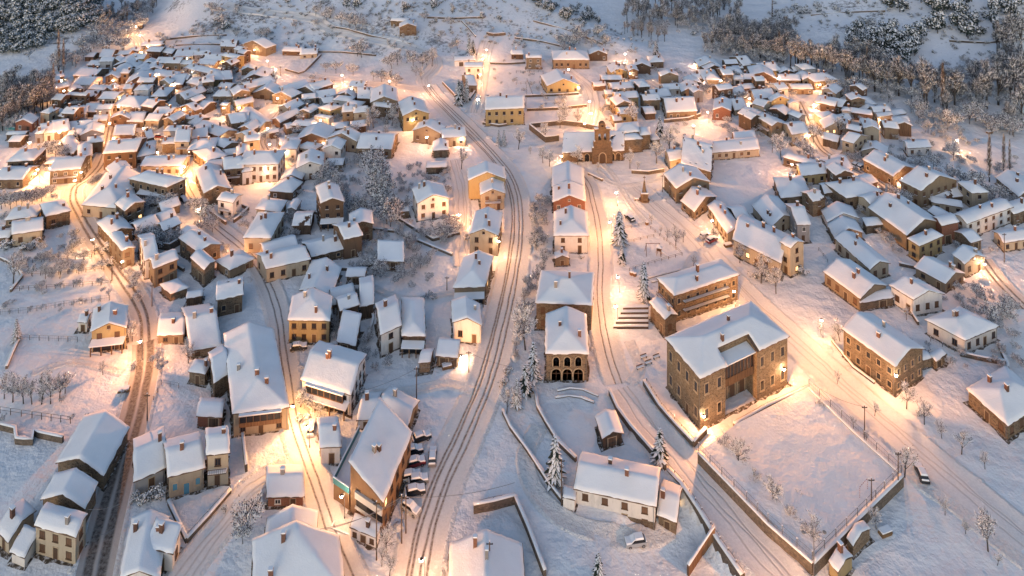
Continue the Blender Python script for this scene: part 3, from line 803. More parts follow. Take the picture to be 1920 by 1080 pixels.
def house(L, Rr, Pt, side, hp, rt, col, opts, label=None, short=None):
    rnd = random.Random(int(L[0] * 7 + L[1] * 13))
    bl = P(L[0], L[1] + hp); br = P(Rr[0], Rr[1] + hp)
    z0 = min(bl.z, br.z)
    hL = hp * bl.y / F; hR = hp * br.y / F
    h = min(13.5, max(2.0, (hL + hR) / 2))
    a = on_plane(L[0], L[1], z0 + h); b = on_plane(Rr[0], Rr[1], z0 + h); p = on_plane(Pt[0], Pt[1], z0 + h)
    e1 = Vector((b.x - a.x, b.y - a.y)); w = e1.length; e1 /= w; n = Vector((-e1.y, e1.x))
    if side:
        vec = Vector((p.x, p.y)) - (Vector((a.x, a.y)) if side == 'l' else Vector((b.x, b.y)))
        d = max(2.2, vec.dot(n)); sh = max(-.32, min(.32, vec.dot(e1) / d))
    else:
        sh = 0; best = None; dd = 2.5
        mid = (a + b) / 2
        while dd < 26:
            q = mid + Vector((n.x, n.y, 0)) * dd; y1 = px(q)[1]
            q2 = mid + Vector((n.x, n.y, 0)) * dd * .5 + Vector((0, 0, .38 * dd * .5)); y2 = px(q2)[1]
            e = abs(min(y1, y2 if rt in 'ph' else y1) - Pt[1])
            if best is None or e < best[0]: best = (e, dd)
            dd += .25
        d = best[1]
    d = min(d, 34)
    grow = opts.get('grow', 1.24 if L[1] < 345 else (1.07 if L[1] < 520 else 1.0))
    gw, gd = w, d; w *= grow; d *= grow; h *= 1 + (grow - 1) * .35
    kk = {'p': .38, 'g': .40, 'h': .40, 'q': .40, 's': .36, 'u': .5}.get(rt, .3)
    span = {'p': d, 'g': w, 'q': w, 'h': min(w, d)}.get(rt, None)
    if span: kk = min(kk, 2 * 4.0 / span)
    elif rt in 'su': kk = min(kk, 3.6 / (d if rt == 's' else w) / .7)
    f = height_fn(rt, w, d, kk)
    cx = (a.x + b.x) / 2 + n.x * gd / 2 + e1.x * sh * gd / 2; cy = (a.y + b.y) / 2 + n.y * gd / 2 + e1.y * sh * gd / 2
    rz = math.atan2(e1.y, e1.x)
    area = w * d; barn = 'z' in opts or col == 'd'
    kind = ('shed' if h < 3.0 and area < 70 else 'barn') if barn else ('hut' if area < 26 else 'house')  # name follows walls and size
    root = empty(kind, (cx, cy, z0), rz)
    def V(u, v, z): return (u - w / 2 + sh * (v - d / 2), v - d / 2, z)
    ov = min(OV, w * .08, d * .08)
    notch = opts.get('notch')
    if notch: nu0, nv0, nv1 = w - notch[0] - ov, notch[1] * d, notch[2] * d
    # ---- walls
    if notch: fp = [(ov, ov), (w - ov, ov), (w - ov, nv0), (nu0, nv0), (nu0, nv1), (w - ov, nv1), (w - ov, d - ov), (ov, d - ov)]
    else: fp = [(ov, ov), (w - ov, ov), (w - ov, d - ov), (ov, d - ov)]
    mb = MB(); ring_top = []; sides = []
    for (u0, v0), (u1, v1) in zip(fp, fp[1:] + fp[:1]):
        pts = [0.0, 1.0] if rt in 'suf' or notch else [0.0, .5, 1.0]
        if rt == 'q' and abs(v0 - v1) < 1e-6 and v0 > d / 2: pts = [0, .5, 1]
        top = [V(u0 + (u1 - u0) * t, v0 + (v1 - v0) * t, h + f(u0 + (u1 - u0) * t, v0 + (v1 - v0) * t) - .02) for t in pts]
        if notch: top = [V(u0, v0, h + .13 + f(u0, v0)), V(u1, v1, h + .13 + f(u1, v1))]
        base = [V(u0, v0, -.6), V(u1, v1, -.6)]
        vs = [base[0], base[1]] + top[::-1]
        mb.add(vs, [tuple(range(len(vs)))])
        sides.append((u0, v0, u1, v1))
    wmat = WALLS[col]
    wall = mb.build('wall', wmat, root)
    if 't' in opts:
        pb = MB()
        for (u0, v0, u1, v1) in sides:
            A = Vector(V(u0, v0, 0)); B = Vector(V(u1, v1, 0)); nn = Vector(((B - A).y, -(B - A).x, 0)).normalized() * .06
            c = [A + nn, B + nn]; pb.add([(c[0].x, c[0].y, -.5), (c[1].x, c[1].y, -.5), (c[1].x, c[1].y, 1.7), (c[0].x, c[0].y, 1.7), (A.x, A.y, 1.75), (B.x, B.y, 1.75)], [(0, 1, 2, 3), (3, 2, 5, 4)])
        pb.build('stone_base', 'stone', root)
    # ---- roof and the snow on it
    mask = None
    if notch: mask = lambda u, v: not (u > nu0 + .2 and nv0 < v < nv1)
    scale_px = F / cy
    n = max(2, min(9, round(min(w, d) / 2 / (.75 if scale_px > 6 else 1.1))))
    vs, fs = grid_surface(w, d, n if notch else 1, f, V, mask, h + .12, .14)
    rm = MB(); rm.add(vs, fs); roof = rm.build('roof', 'tile', root)
    wind = rnd.random() * 50
    th = rnd.uniform(.13, .25)
    smask = mask
    if rnd.random() < .2 and min(w, d) > 5 and not short and 'notch' not in opts:
        thr = rnd.uniform(.44, .52); mk0 = mask
        smask = lambda u, v: (mk0 is None or mk0(u, v)) and mnoise.noise(Vector((u * .5 + wind * 3, v * .5 - wind, 2.5))) + .18 * mnoise.noise(Vector((u * 1.9, v * 1.9, wind))) < thr
    n2 = n if smask is mask else min(22, n * 3)
    vs, fs = grid_surface(w - .1, d - .1, n2, lambda u, v: f(min(w, u + .05), min(d, v + .05)), lambda u, v, z: V(u + .05, v + .05, z), smask, h + .12 + th, th + .01, .055, wind, .17)
    sm = MB(); sm.add(vs, fs); sm.build('roof_snow', 'snow', roof, smooth=True)
    # ---- chimneys
    nch = 0 if barn else (1 if area < 70 else (2 if area < 220 else 3))
    for _ in range(nch):
        u = rnd.uniform(.16, .84) * w; v = rnd.uniform(.28, .72) * d
        if rt == 'g' or rt == 'q': u = w * rnd.choice((.2, .35, .65, .8, .5)); v = rnd.uniform(.2, .8) * d
        if notch and u > nu0: continue
        zb = h + f(u, v); s = rnd.uniform(.28, .42); hh = rnd.uniform(1.1, 1.9)
        cm = MB(); q = V(u, v, 0); cm.box(q[0] - s, q[0] + s, q[1] - s * .8, q[1] + s * .8, zb - .4, zb + hh, 0); cm.box(q[0] - s - .08, q[0] + s + .08, q[1] - s * .8 - .08, q[1] + s * .8 + .08, zb + hh, zb + hh + .12, 0)
        cm.box(q[0] - s - .05, q[0] + s + .05, q[1] - s * .8 - .05, q[1] + s * .8 + .05, zb + hh + .12, zb + hh + .34, 1)
        cm.build('chimney', ['chimney_brick' if rnd.random() < .75 else 'concrete', 'tree_snow'], roof)
    # ---- openings
    near = scale_px > 5.9
    styl = rnd.choice({'s': ['stone', 'brown', 'shut'], 'S': ['stone'], 'o': ['brown', 'shut', 'white'], 'c': ['brown', 'shut', 'brown'], 'w': ['brown', 'shut', 'brown'], 'y': ['shut', 'brown'], 'k': ['white', 'brown'], 'b': ['white', 'brown'], 'r': ['white'], 'd': ['brown'], 'O': ['brown']}[col])
    ns = opts.get('ns') or max(1, round((h - .5) / 2.85)); sth = (h - .3) / ns
    ang = rz
    door_done = False
    for si, (u0, v0, u1, v1) in enumerate(sides):
        A = Vector(V(u0, v0, 0)); B = Vector(V(u1, v1, 0)); D = B - A; Ln = D.length; D /= Ln
        nr = Vector((D.y, -D.x, 0))
        wn = Vector((math.cos(ang) * nr.x - math.sin(ang) * nr.y, math.sin(ang) * nr.x + math.cos(ang) * nr.y))
        mid = (A + B) / 2; wm = Vector((cx + math.cos(ang) * mid.x - math.sin(ang) * mid.y, cy + math.sin(ang) * mid.x + math.cos(ang) * mid.y))
        if (-wm).normalized().dot(wn) < .06: continue
        if notch and si in (2, 3, 4): continue
        if opts.get('A') and si == 0:
            for k in range(3):
                q = A + D * Ln * (.24 + .27 * k)
                place(WM['arch_door'][0], 'arch_door', root, (q.x, q.y, 0), nr, 2.7, h * .46, WM['arch_door'][1])
                place(WM['arch_window'][0], 'arch_window', root, (q.x, q.y, h * .53), nr, 1.8, h * .36, WM['arch_window'][1])
            continue
        if barn:
            if si == 0 and Ln > 4 and 'z' in opts and rnd.random() < .75:
                q = A + D * Ln * rnd.uniform(.3, .7); o = link(WM['door_frame'], 'barn_door', root, (q.x, q.y, 0), math.atan2(nr.x, -nr.y), (min(2.6, Ln * .5), 1, min(2.6, h - .3)))
                if near: link(WM['door_dark_timber'], 'door_leaf', o)
                else: o.data = WM['door_dark_timber']
            elif Ln > 5 and h > 2.6 and rnd.random() < .6:
                q = A + D * Ln * rnd.uniform(.3, .7); place(WM['shut'][2], 'hatch', root, (q.x, q.y, h * .5), nr, .8, .8)
            continue
        nc = opts.get('n') if si == 0 and opts.get('n') else max(1, int(Ln / (2.9 if not opts.get('n') else 2.7)))
        if Ln < 2: continue
        for fl in range(ns):
            for c in range(nc):
                q = A + D * (Ln * (c + .5) / nc + (0 if opts.get('n') else rnd.uniform(-.25, .25)))
                sty = styl
                if rnd.random() < .009: sty = 'lit'
                if opts.get('blue') and si == 0: sty = 'blue' if fl == 0 else 'stone'
                if fl == 0 and si == 0 and not door_done and (c == nc // 2):
                    door_done = True
                    o = link(WM['door_frame'], 'door', root, (q.x, q.y, 0), math.atan2(nr.x, -nr.y), (1.25, 1, min(2.3, sth - .2)))
                    if near: link(WM['door_shutter_blue' if opts.get('blue') else 'door_frame_brown'], 'door_leaf', o)
                    else: o.data = WM['door_frame_brown']
                    continue
                if not opts.get('n') and rnd.random() < (.16 if near else .1): continue
                if 'v' in opts and fl == 0 and si == 0: continue
                wz = sth * fl + sth * .30; ww = min(1.3 if opts.get('ns') else 1.2, Ln / nc * .5); wh = min(2.5 if opts.get('ns') else 1.55, sth * .53)
                if opts.get('j') and fl == 0 and c < 2 and si == 0: sty = 'lit'
                if near:
                    fm, pm, one = WM[sty]; place(fm, 'window', root, (q.x, q.y, wz), nr, ww, wh, pm)
                else: place(WM[sty][2], 'window', root, (q.x, q.y, wz), nr, ww, wh)
        if rt == 'g' and si == 0 and w > 7 and kk * w / 2 > 1.7:
            q = A + D * Ln * .5; place(WM[styl][2], 'attic_window', root, (q.x, q.y, h + .15), nr, .8, .85)
    # ---- balcony, veranda
    A = Vector(V(ov, ov, 0)); B = Vector(V(w - ov, ov, 0))
    def balcony(u0, u1, z, dep=1.0):
        bm_ = MB(); y = -d / 2 + ov
        x0 = u0 - w / 2 - sh * (d / 2 - ov); x1 = u1 - w / 2 - sh * (d / 2 - ov)
        bm_.box(x0, x1, y - dep, y - .003, z - .12, z, 0)
        bm_.box(x0, x1, y - dep, y - dep + .07, z + .85, z + .95, 0)
        k = max(3, int((x1 - x0) / .35))
        for i in range(k + 1): bm_.box(x0 + (x1 - x0 - .05) * i / k, x0 + (x1 - x0 - .05) * i / k + .05, y - dep + .01, y - dep + .06, z, z + .85, 0)
        bm_.box(x0, x1, y - dep + .08, y - .01, z, z + .18, 1)
        bm_.build('balcony', ['frame_brown', 'tree_snow'], root)
    roll = rnd.random()
    if 'G' in opts: roll = .3
    if not barn and not notch and ('G' in opts or not short) and ns >= 2 and w > 5.5:
        if roll < .22: balcony(w * .2, w * .8, sth + .1)
        elif roll < .36 and near:
            gb = MB(); y = -d / 2 + ov; s0 = -sh * (d / 2 - ov); x0, x1 = -w * .36 + s0, w * .36 + s0; z0_, z1_ = sth * (ns - 1) + .15, min(h - .05, sth * (ns - 1) + 2.5)
            gb.box(x0, x1, y - .9, y - .004, z0_ - .12, z0_ + .8, 0); gb.box(x0, x1, y - .9, y - .004, z1_ - .18, z1_, 0); gb.box(x0 + .05, x1 - .05, y - .85, y - .01, z0_ + .8, z1_ - .18, 1)
            for i in range(7): xx = x0 + (x1 - x0 - .12) * i / 6; gb.box(xx, xx + .12, y - .9, y - .8, z0_ + .8, z1_ - .18, 0)
            gb.box(x0 - .1, x1 + .1, y - 1.05, y - .006, z1_, z1_ + .25, 2); gb.build('gallery', ['brown_timber', 'pane', 'tree_snow'], root)
    if not barn and near and area > 60:
        dp = MB(); q = V(w - ov, ov, 0); dp.tube((q[0] - .25, q[1] - .07, 0), (q[0] - .25, q[1] - .07, h), .05, .05, 5); dp.build('downpipe', 'galvanised', root)
    if 'b' in opts:
        for fl in range(1, ns): balcony(w * .12, w * .88, sth * fl + .1)
    if 'v' in opts:
        vb = MB(); y = -d / 2 + ov; s0 = -sh * (d / 2 - ov)
        vb.box(-w * .42 + s0, w * .42 + s0, y - .04, y - .004, .05, 2.3, 0)
        for t in (-.42, -.14, .14, .42): vb.box(w * t + s0 - .12, w * t + s0 + .12, y - 1.7, y - 1.46, -.3, 2.5, 1)
        vb.build('veranda', ['pane', 'brown_timber'], root)
        pr = MB(); pr.add([(-w * .46 + s0, y - 1.95, 2.5), (w * .46 + s0, y - 1.95, 2.5), (w * .46 + s0, y - .01, 2.95), (-w * .46 + s0, y - .01, 2.95), (-w * .46 + s0, y - 1.95, 2.75), (w * .46 + s0, y - 1.95, 2.75), (w * .46 + s0, y - .01, 3.2), (-w * .46 + s0, y - .01, 3.2)], [(3, 2, 1, 0), (4, 5, 6, 7), (0, 1, 5, 4), (1, 2, 6, 5), (3, 0, 4, 7)])
        pr.build('porch_roof', 'snow', root)
    c2 = px(Vector((cx, cy, z0 + h * .6)))
    rec = dict(root=root, w=w, d=d, h=h, V=V, rz=rz, cx=cx, cy=cy, z0=z0, col=col, rt=rt, x=c2[0], y=c2[1], barn=barn, area=area, sh=sh, ns=ns, sides=sides, ov=ov, f=f, roof=roof, kind=kind, sth=sth)
    if short:
        lab = short + ' ' + label if label else short
        lab = ' '.join(lab.replace(',', ' ,').split()).replace(' ,', ',')
        LABELS.add(lab); LAND.append((c2[0], c2[1], short)); tag(root, lab, kind)
    HOUSES.append(rec)
    return rec
def parse():
    ox = oy = 0; sc = 1
    for ln in HOUSE_DATA.strip().splitlines():
        if ln.startswith('@'):
            ox, oy, sc = [float(v) for v in ln[1:].split()]; continue
        parts = ln.split('|'); t = parts[0].split()
        def pt(s): x, y = s.split(','); return (ox + float(x) / sc, oy + float(y) / sc)
        side = None
        if t[2][-1] in 'lr': side = t[2][-1]; t[2] = t[2][:-1]
        o = {}
        for q in t[6:]:
            if q[0] == 'n': o['n'] = int(q[1:])
            else: o[q] = True
        col = t[5]
        lab = parts[2] if len(parts) > 2 else None; sh = parts[1] if len(parts) > 1 else None
        if sh and 'orange apartment' in sh: col = 'O'
        if sh and 'sandstone' in sh: col = 'S'
        if sh and 'blue door' in sh: o['blue'] = True
        house(pt(t[0]), pt(t[1]), pt(t[2]), side, float(t[3]) / sc, t[4], col, o, lab, sh)
parse()
# ------------------------------------------------------------------ special buildings
def merge_into(rec, root):
    M = Matrix.LocRotScale(Vector((rec['cx'], rec['cy'], rec['z0'])), Matrix.Rotation(rec['rz'], 3, 'Z'), None)
    B = Matrix.LocRotScale(root.location, Matrix.Rotation(root.rotation_euler.z, 3, 'Z'), None)
    for ch in list(rec['root'].children):
        lm = Matrix.LocRotScale(ch.location, ch.rotation_euler, ch.scale)
        ch.parent = root; ch.matrix_parent_inverse = Matrix(); nm = B.inverted() @ M @ lm
        l, q, s = nm.decompose(); ch.location = l; ch.rotation_euler = q.to_euler(); ch.scale = s
    bpy.data.objects.remove(rec['root']); rec['root'] = root
# town hall
H = house((1246, 635), (1312.5, 712.5), (1481, 632), 'r', 94, 'h', 'S', {'notch': (3.4, .28, .63), 'ns': 2, 'n': 4})
root = H['root']; w, d, h, V, ov = H['w'], H['d'], H['h'], H['V'], H['ov']
root.name = 'town_hall'
tag(root, 'large sandstone town hall with an arched loggia between two wings, above the walled court', 'building'); LAND.append((H['x'], H['y'], 'sandstone town hall'))
nu = w - 3.4 - ov
g = MB()
v0, v1 = .285 * d, .625 * d
Q = lambda u, v, z: V(u, v, z)
g.box(nu + .02, nu + 2.6, v0, v1, h * .50, h * .56, 0, Q); g.box(nu + 2.45, nu + 2.6, v0, v1, h * .56, h * .65, 0, Q); g.box(nu + 2.4, nu + 2.6, v0, v1, h * .9, h * .95, 0, Q)
g.box(nu + .3, nu + 2.5, v0, v1, h * .57, h * .9, 1, Q)
for i in range(10): y = v0 + (v1 - v0 - .14) * i / 9; g.box(nu + 2.42, nu + 2.6, y, y + .14, h * .57, h * .95, 0, Q)
g.build('loggia_gallery', ['brown_timber', 'pane'], root)
g = MB(); vs = [V(nu - .1, v0 - .05, h * .975), V(w - .7, v0 - .05, h * .945), V(w - .7, v1 + .05, h * .945), V(nu - .1, v1 + .05, h * .975)]
g.add(vs + [(p[0], p[1], p[2] + .25) for p in vs], [(3, 2, 1, 0), (4, 5, 6, 7), (0, 1, 5, 4), (1, 2, 6, 5), (2, 3, 7, 6), (3, 0, 4, 7)]); g.build('loggia_roof', 'snow', root)
for k in range(3):
    q = V(nu, v0 + (v1 - v0) * (.18 + .32 * k), 0); place(WM['arch_door'][0], 'arch_door', root, (q[0] + .02, q[1], 0), (1, 0), 2.5, 4.2, WM['arch_door'][1])
# church
H = house((1053, 287.5), (1171, 283.5), (1060, 246), 'l', 17.5, 'p', 's', {'z': True, 'grow': 1})
ch = H['root']; ch.name = 'church'
for o in ch.children:
    if o.name.startswith('barn_door') or o.name.startswith('hatch'): bpy.data.objects.remove(o)
tag(ch, 'stone church with tall brown bell gable, cross wings and a snowy nave roof', 'church'); LAND.append((1128, 270, 'stone church'))
for o in ch.children:
    if o.name.startswith('wall'): o.data.materials[0] = MATS['church_stone']
for k, u in enumerate((.30, .40, .70, .80, .90)):
    q = H['V'](H['w'] * u, H['ov'], 0); place(WM['arch_window'][0], 'portico_arch', ch, (q[0], q[1], 0), (0, -1), 2.2, 3.0, WM['arch_window'][1])
base = P(1128.5, 304); lc = Matrix.LocRotScale(ch.location, Matrix.Rotation(ch.rotation_euler.z, 3, 'Z'), None).inverted() @ base
def plate(outer, holes, t, loc, mats, name, parent):
    bm = bmesh.new()
    for lp in [outer] + holes:
        vs = [bm.verts.new((x, 0, z)) for x, z in lp]
        for a, b in zip(vs, vs[1:] + vs[:1]): bm.edges.new((a, b))
    bmesh.ops.triangle_fill(bm, use_beauty=True, use_dissolve=False, edges=bm.edges[:])
    r = bmesh.ops.extrude_face_region(bm, geom=bm.faces[:])
    for v in [e for e in r['geom'] if isinstance(e, bmesh.types.BMVert)]: v.co.y += t
    bmesh.ops.recalc_face_normals(bm, faces=bm.faces[:])
    me = bpy.data.meshes.new(name); bm.to_mesh(me); bm.free()
    for m in mats: me.materials.append(MATS[m])
    return link(me, name, parent, loc)
def arc(cx, cz, r, a0, a1, n): return [(cx + r * math.cos(a0 + (a1 - a0) * i / n), cz + r * math.sin(a0 + (a1 - a0) * i / n)) for i in range(n + 1)]
pi = math.pi
out = [(-3.5, -.5), (3.5, -.5), (3.5, 5.4), (3.0, 5.8), (3.0, 7.6), (2.5, 8.0), (2.5, 11.6), (2.8, 11.7), (2.8, 12.1), (1.3, 12.3)] + arc(0, 13.4, 1.15, -.4, pi + .4, 10) + [(-1.3, 12.3), (-2.8, 12.1), (-2.8, 11.7), (-2.5, 11.6), (-2.5, 8.0), (-3.0, 7.6), (-3.0, 5.8), (-3.5, 5.4)]
hol = [[(c - .5, 8.4), (c + .5, 8.4)] + arc(c, 10.1, .5, 0, pi, 6) for c in (-.95, .95)] + [arc(0, 13.3, .42, 0, 2 * pi * 7 / 8, 7)]
out = [(x * 1.1, z * 1.08) for x, z in out]; hol = [[(x * 1.1, z * 1.08) for x, z in q] for q in hol]
plate(out, hol, 1.6, (lc.x, lc.y - 1.3, 0), ['church_stone'], 'bell_gable', ch)
place(WM['arch_door'][0], 'portal', ch, (lc.x, lc.y - 1.32, 0), (0, -1), 3.0, 4.4, WM['arch_door'][1])
for c in (-.95, .95):
    b = MB(); b.lathe((0, 0, 0), [(.36, 0), (.34, .08), (.24, .3), (.2, .6), (.08, .72)], 10); b.tube((0, 0, .7), (0, 0, 1.1), .04, .04, 5); b.build('bell', 'iron', ch, (lc.x + c * 1.1, lc.y - .6, 9.5))
s_ = MB()
for x0, x1, z in ((x_ * 1.1, y_ * 1.1, z_ * 1.08) for x_, y_, z_ in ((-3.5, -3.0, 5.7), (3.0, 3.5, 5.7), (-3.0, -2.5, 7.9), (2.5, 3.0, 7.9), (-2.8, -1.3, 12.2), (1.3, 2.8, 12.2))): s_.box(x0, x1, -1.25, .15, z, z + .22)
s_.build('gable_snow', 'tree_snow', ch, (lc.x, lc.y, 0))
for spec in (((1153, 252), (1200, 247.5), (1158, 232), 'l', 30), ((1162, 265), (1206, 261), (1172, 251), None, 24), ((1200, 255), (1221, 253), (1198, 240), 'l', 27), ((1221, 264), (1239, 262), (1222, 251), None, 10)):
    r_ = house(*spec[:4], spec[4], 'h', 's', {'z': True, 'grow': 1})
    for o in list(r_['root'].children):
        if o.name.startswith(('barn_door', 'hatch')): bpy.data.objects.remove(o)
    merge_into(r_, ch)
def inside_house(X, Y, m=.5):
    for H in HOUSES:
        dx, dy = X - H['cx'], Y - H['cy']
        if abs(dx) + abs(dy) > 60: continue
        c, s = math.cos(H['rz']), math.sin(H['rz']); u, v = c * dx + s * dy, -s * dx + c * dy
        u -= H['sh'] * v
        if abs(u) < H['w'] / 2 + m and abs(v) < H['d'] / 2 + m: return H
    return None
# ------------------------------------------------------------------ ground sheet
def ground():
    xs = np.concatenate([np.arange(-760, 20, 5.0), np.arange(20, 68, .9), np.arange(68, 761, 6.0)]); ys = np.concatenate([np.arange(20, 100, 10.0), np.arange(100, 162, .9), np.arange(162, 300, 10.0), np.arange(300, 640, 4.0), np.arange(640, 1500, 12.0)])
    vs = [(x, y, T(x, y)) for y in ys for x in xs]; nx = len(xs)
    fs = [(j * nx + i, j * nx + i + 1, (j + 1) * nx + i + 1, (j + 1) * nx + i) for j in range(len(ys) - 1) for i in range(nx - 1)]
    me = bpy.data.meshes.new('ground'); me.from_pydata(vs, [], fs)
    me.materials.append(MATS['snow_ground']); me.materials.append(MATS['snow_hill'])
    me.polygons.foreach_set('material_index', [1 if vs[f[0]][2] > 2.2 + 1.5 * mnoise.noise(Vector((vs[f[0]][0] * .06, vs[f[0]][1] * .06, 9))) else 0 for f in fs])
    me.polygons.foreach_set('use_smooth', [True] * len(fs))
    tag(link(me, 'ground'), 'snow covered ground of the valley village and the slopes around it', None, kind='structure')
ground()
# ------------------------------------------------------------------ roads
ROADS = [
 ('road_dark', 5.6, 'ploughed brown road curving past the lowest stone houses', [(170, 1110), (190, 1020), (207, 950), (228, 870), (247, 800), (262, 740), (272, 690), (274, 640)]),
 ('road_brown', 5.0, 'rutted lamp-lit road climbing along the terraced fields', [(274, 641), (268, 590), (245, 545), (205, 490), (172, 440), (147, 398), (137, 372), (142, 350), (165, 335), (188, 310), (200, 275), (208, 240), (222, 190), (232, 165)]),
 ('road_lane', 4.6, 'narrow lane between the guesthouse and the great snow-roofed house', [(665, 1110), (625, 1010), (600, 930), (578, 870), (556, 805), (542, 735), (532, 660), (524, 600), (508, 545), (484, 498), (452, 462), (410, 428), (375, 392), (352, 355), (342, 320), (345, 285)]),
 ('road_main', 7.6, 'main road with four bare wheel ruts through the village', [(778, 1110), (795, 1010), (826, 910), (872, 810), (912, 712), (940, 610), (960, 515), (970, 440), (968, 375), (950, 325), (918, 285), (880, 245), (845, 210), (815, 180), (800, 160)]),
 ('road_soft', 5.0, 'snowed-over mountain road winding up the white spur', [(798, 160), (795, 148), (812, 130), (816, 115), (800, 100), (760, 86), (700, 72), (640, 60), (606, 48), (592, 36), (540, 28), (480, 22), (420, 10)]),
 ('road_lane', 5.2, 'church road with thin wheel ruts beside the plaza', [(1160, 720), (1143, 670), (1130, 610), (1124, 550), (1126, 490), (1122, 430), (1112, 380), (1104, 350), (1090, 330), (1070, 312)]),
 ('road_soft', 7.0, 'wide snowed street running down between stone retaining walls', [(1490, 1110), (1420, 1030), (1350, 950), (1290, 880), (1235, 820), (1195, 770), (1165, 728)]),
 ('road_soft', 7.5, 'trampled street passing the lit town hall', [(1930, 1020), (1830, 935), (1740, 860), (1640, 775), (1560, 705), (1490, 640), (1420, 575), (1350, 505), (1290, 440), (1240, 395), (1190, 350)]),
 ('road_brown', 4.4, 'brown thawed street descending through the eastern quarter', [(1496, 190), (1507, 212), (1520, 242), (1540, 278), (1580, 305), (1630, 330), (1690, 372), (1760, 400)]),
 ('road_brown', 4.4, 'thawed street below the floodlit cream house', [(1840, 485), (1875, 530), (1925, 580)]),
 ('road_soft', 5.2, 'glowing upper street with a car coming down it', [(888, 212), (895, 185), (902, 140), (908, 100), (915, 78)]),
 ('road_soft', 5.2, 'brilliantly lit street beside the yellow villas', [(1098, 240), (1108, 205), (1104, 170), (1080, 145), (1055, 128)]),
 ('road_soft', 4.4, 'lit lane into the square with the balconied house', [(138, 345), (95, 345), (68, 330), (62, 290), (75, 258), (100, 240)]),
 ('road_soft', 3.6, 'bright lane below the blank yellow gable house', [(868, 500), (868, 440), (866, 390), (862, 340), (850, 300)]),
 ('road_soft', 4.0, 'trodden path past the pastel row houses', [(330, 1100), (380, 1030), (430, 970), (475, 915), (540, 880)]),
 ('road_lane', 3.6, 'curving old lane through the upper village', [(545, 330), (520, 305), (500, 282), (492, 262), (500, 240), (520, 215), (530, 200)]),
 ('road_soft', 3.6, 'steep glowing lane at the far end of the village', [(268, 100), (262, 80), (250, 62), (255, 45), (262, 35)]),
 ('road_soft', 4.0, 'lamp-lit road along the snowfield edge', [(470, 125), (540, 135), (620, 148), (700, 158), (790, 168)]),
 ('road_soft', 4.6, 'lit road from the village top toward the dark valley', [(1330, 215), (1300, 200), (1215, 150), (1180, 115)]),
]
for pts, lab, w_ in [
 ([(1700, 870), (1730, 910), (1790, 950), (1850, 1000), (1925, 1060)], 'deep footprint trail across the snowy field by the court', 2.6),
 ([(1250, 330), (1200, 345), (1150, 345), (1120, 320)], 'trodden path over the plaza toward the church door', 1.8),
 ([(1128, 306), (1150, 330), (1180, 380), (1215, 420)], 'footpath from the church door down to the playground', 1.6),
 ([(1180, 640), (1200, 690), (1180, 720)], 'trodden forecourt path below the stairway', 2.0),
 ([(1010, 800), (985, 860), (1010, 930), (1080, 985), (1170, 1010), (1260, 990)], 'faint vehicle trail curving to the white farmhouse', 3.2),
 ([(700, 740), (760, 735), (840, 720), (885, 735)], 'trodden path across the snowy yard to the main road', 2.2),
 ([(1340, 460), (1300, 480), (1290, 520), (1330, 545)], 'footpath along the playground side', 1.8),
 ([(700, 540), (760, 560), (850, 550)], 'trodden orchard path behind the white houses', 1.6),
 ([(60, 700), (140, 680), (230, 700)], 'faint path through the meadow to the climbing road', 1.4)]: ROADS.append(('snow_trampled', w_, lab, pts))
def plan(pts, step=1.5):
    pp = [P(*p) for p in pts]; pp = [pp[0] * 2 - pp[1]] + pp + [pp[-1] * 2 - pp[-2]]
    out = []
    for a, b, c, e in zip(pp, pp[1:], pp[2:], pp[3:]):
        n = max(1, int((c - b).length / step))
        for i in range(n):
            t = i / n
            out.append(.5 * ((2 * b) + (c - a) * t + (2 * a - 5 * b + 4 * c - e) * t * t + (3 * b - a - 3 * c + e) * t ** 3))
    out.append(pp[-2]); return out
LINES = [plan(r[3]) for r in ROADS]
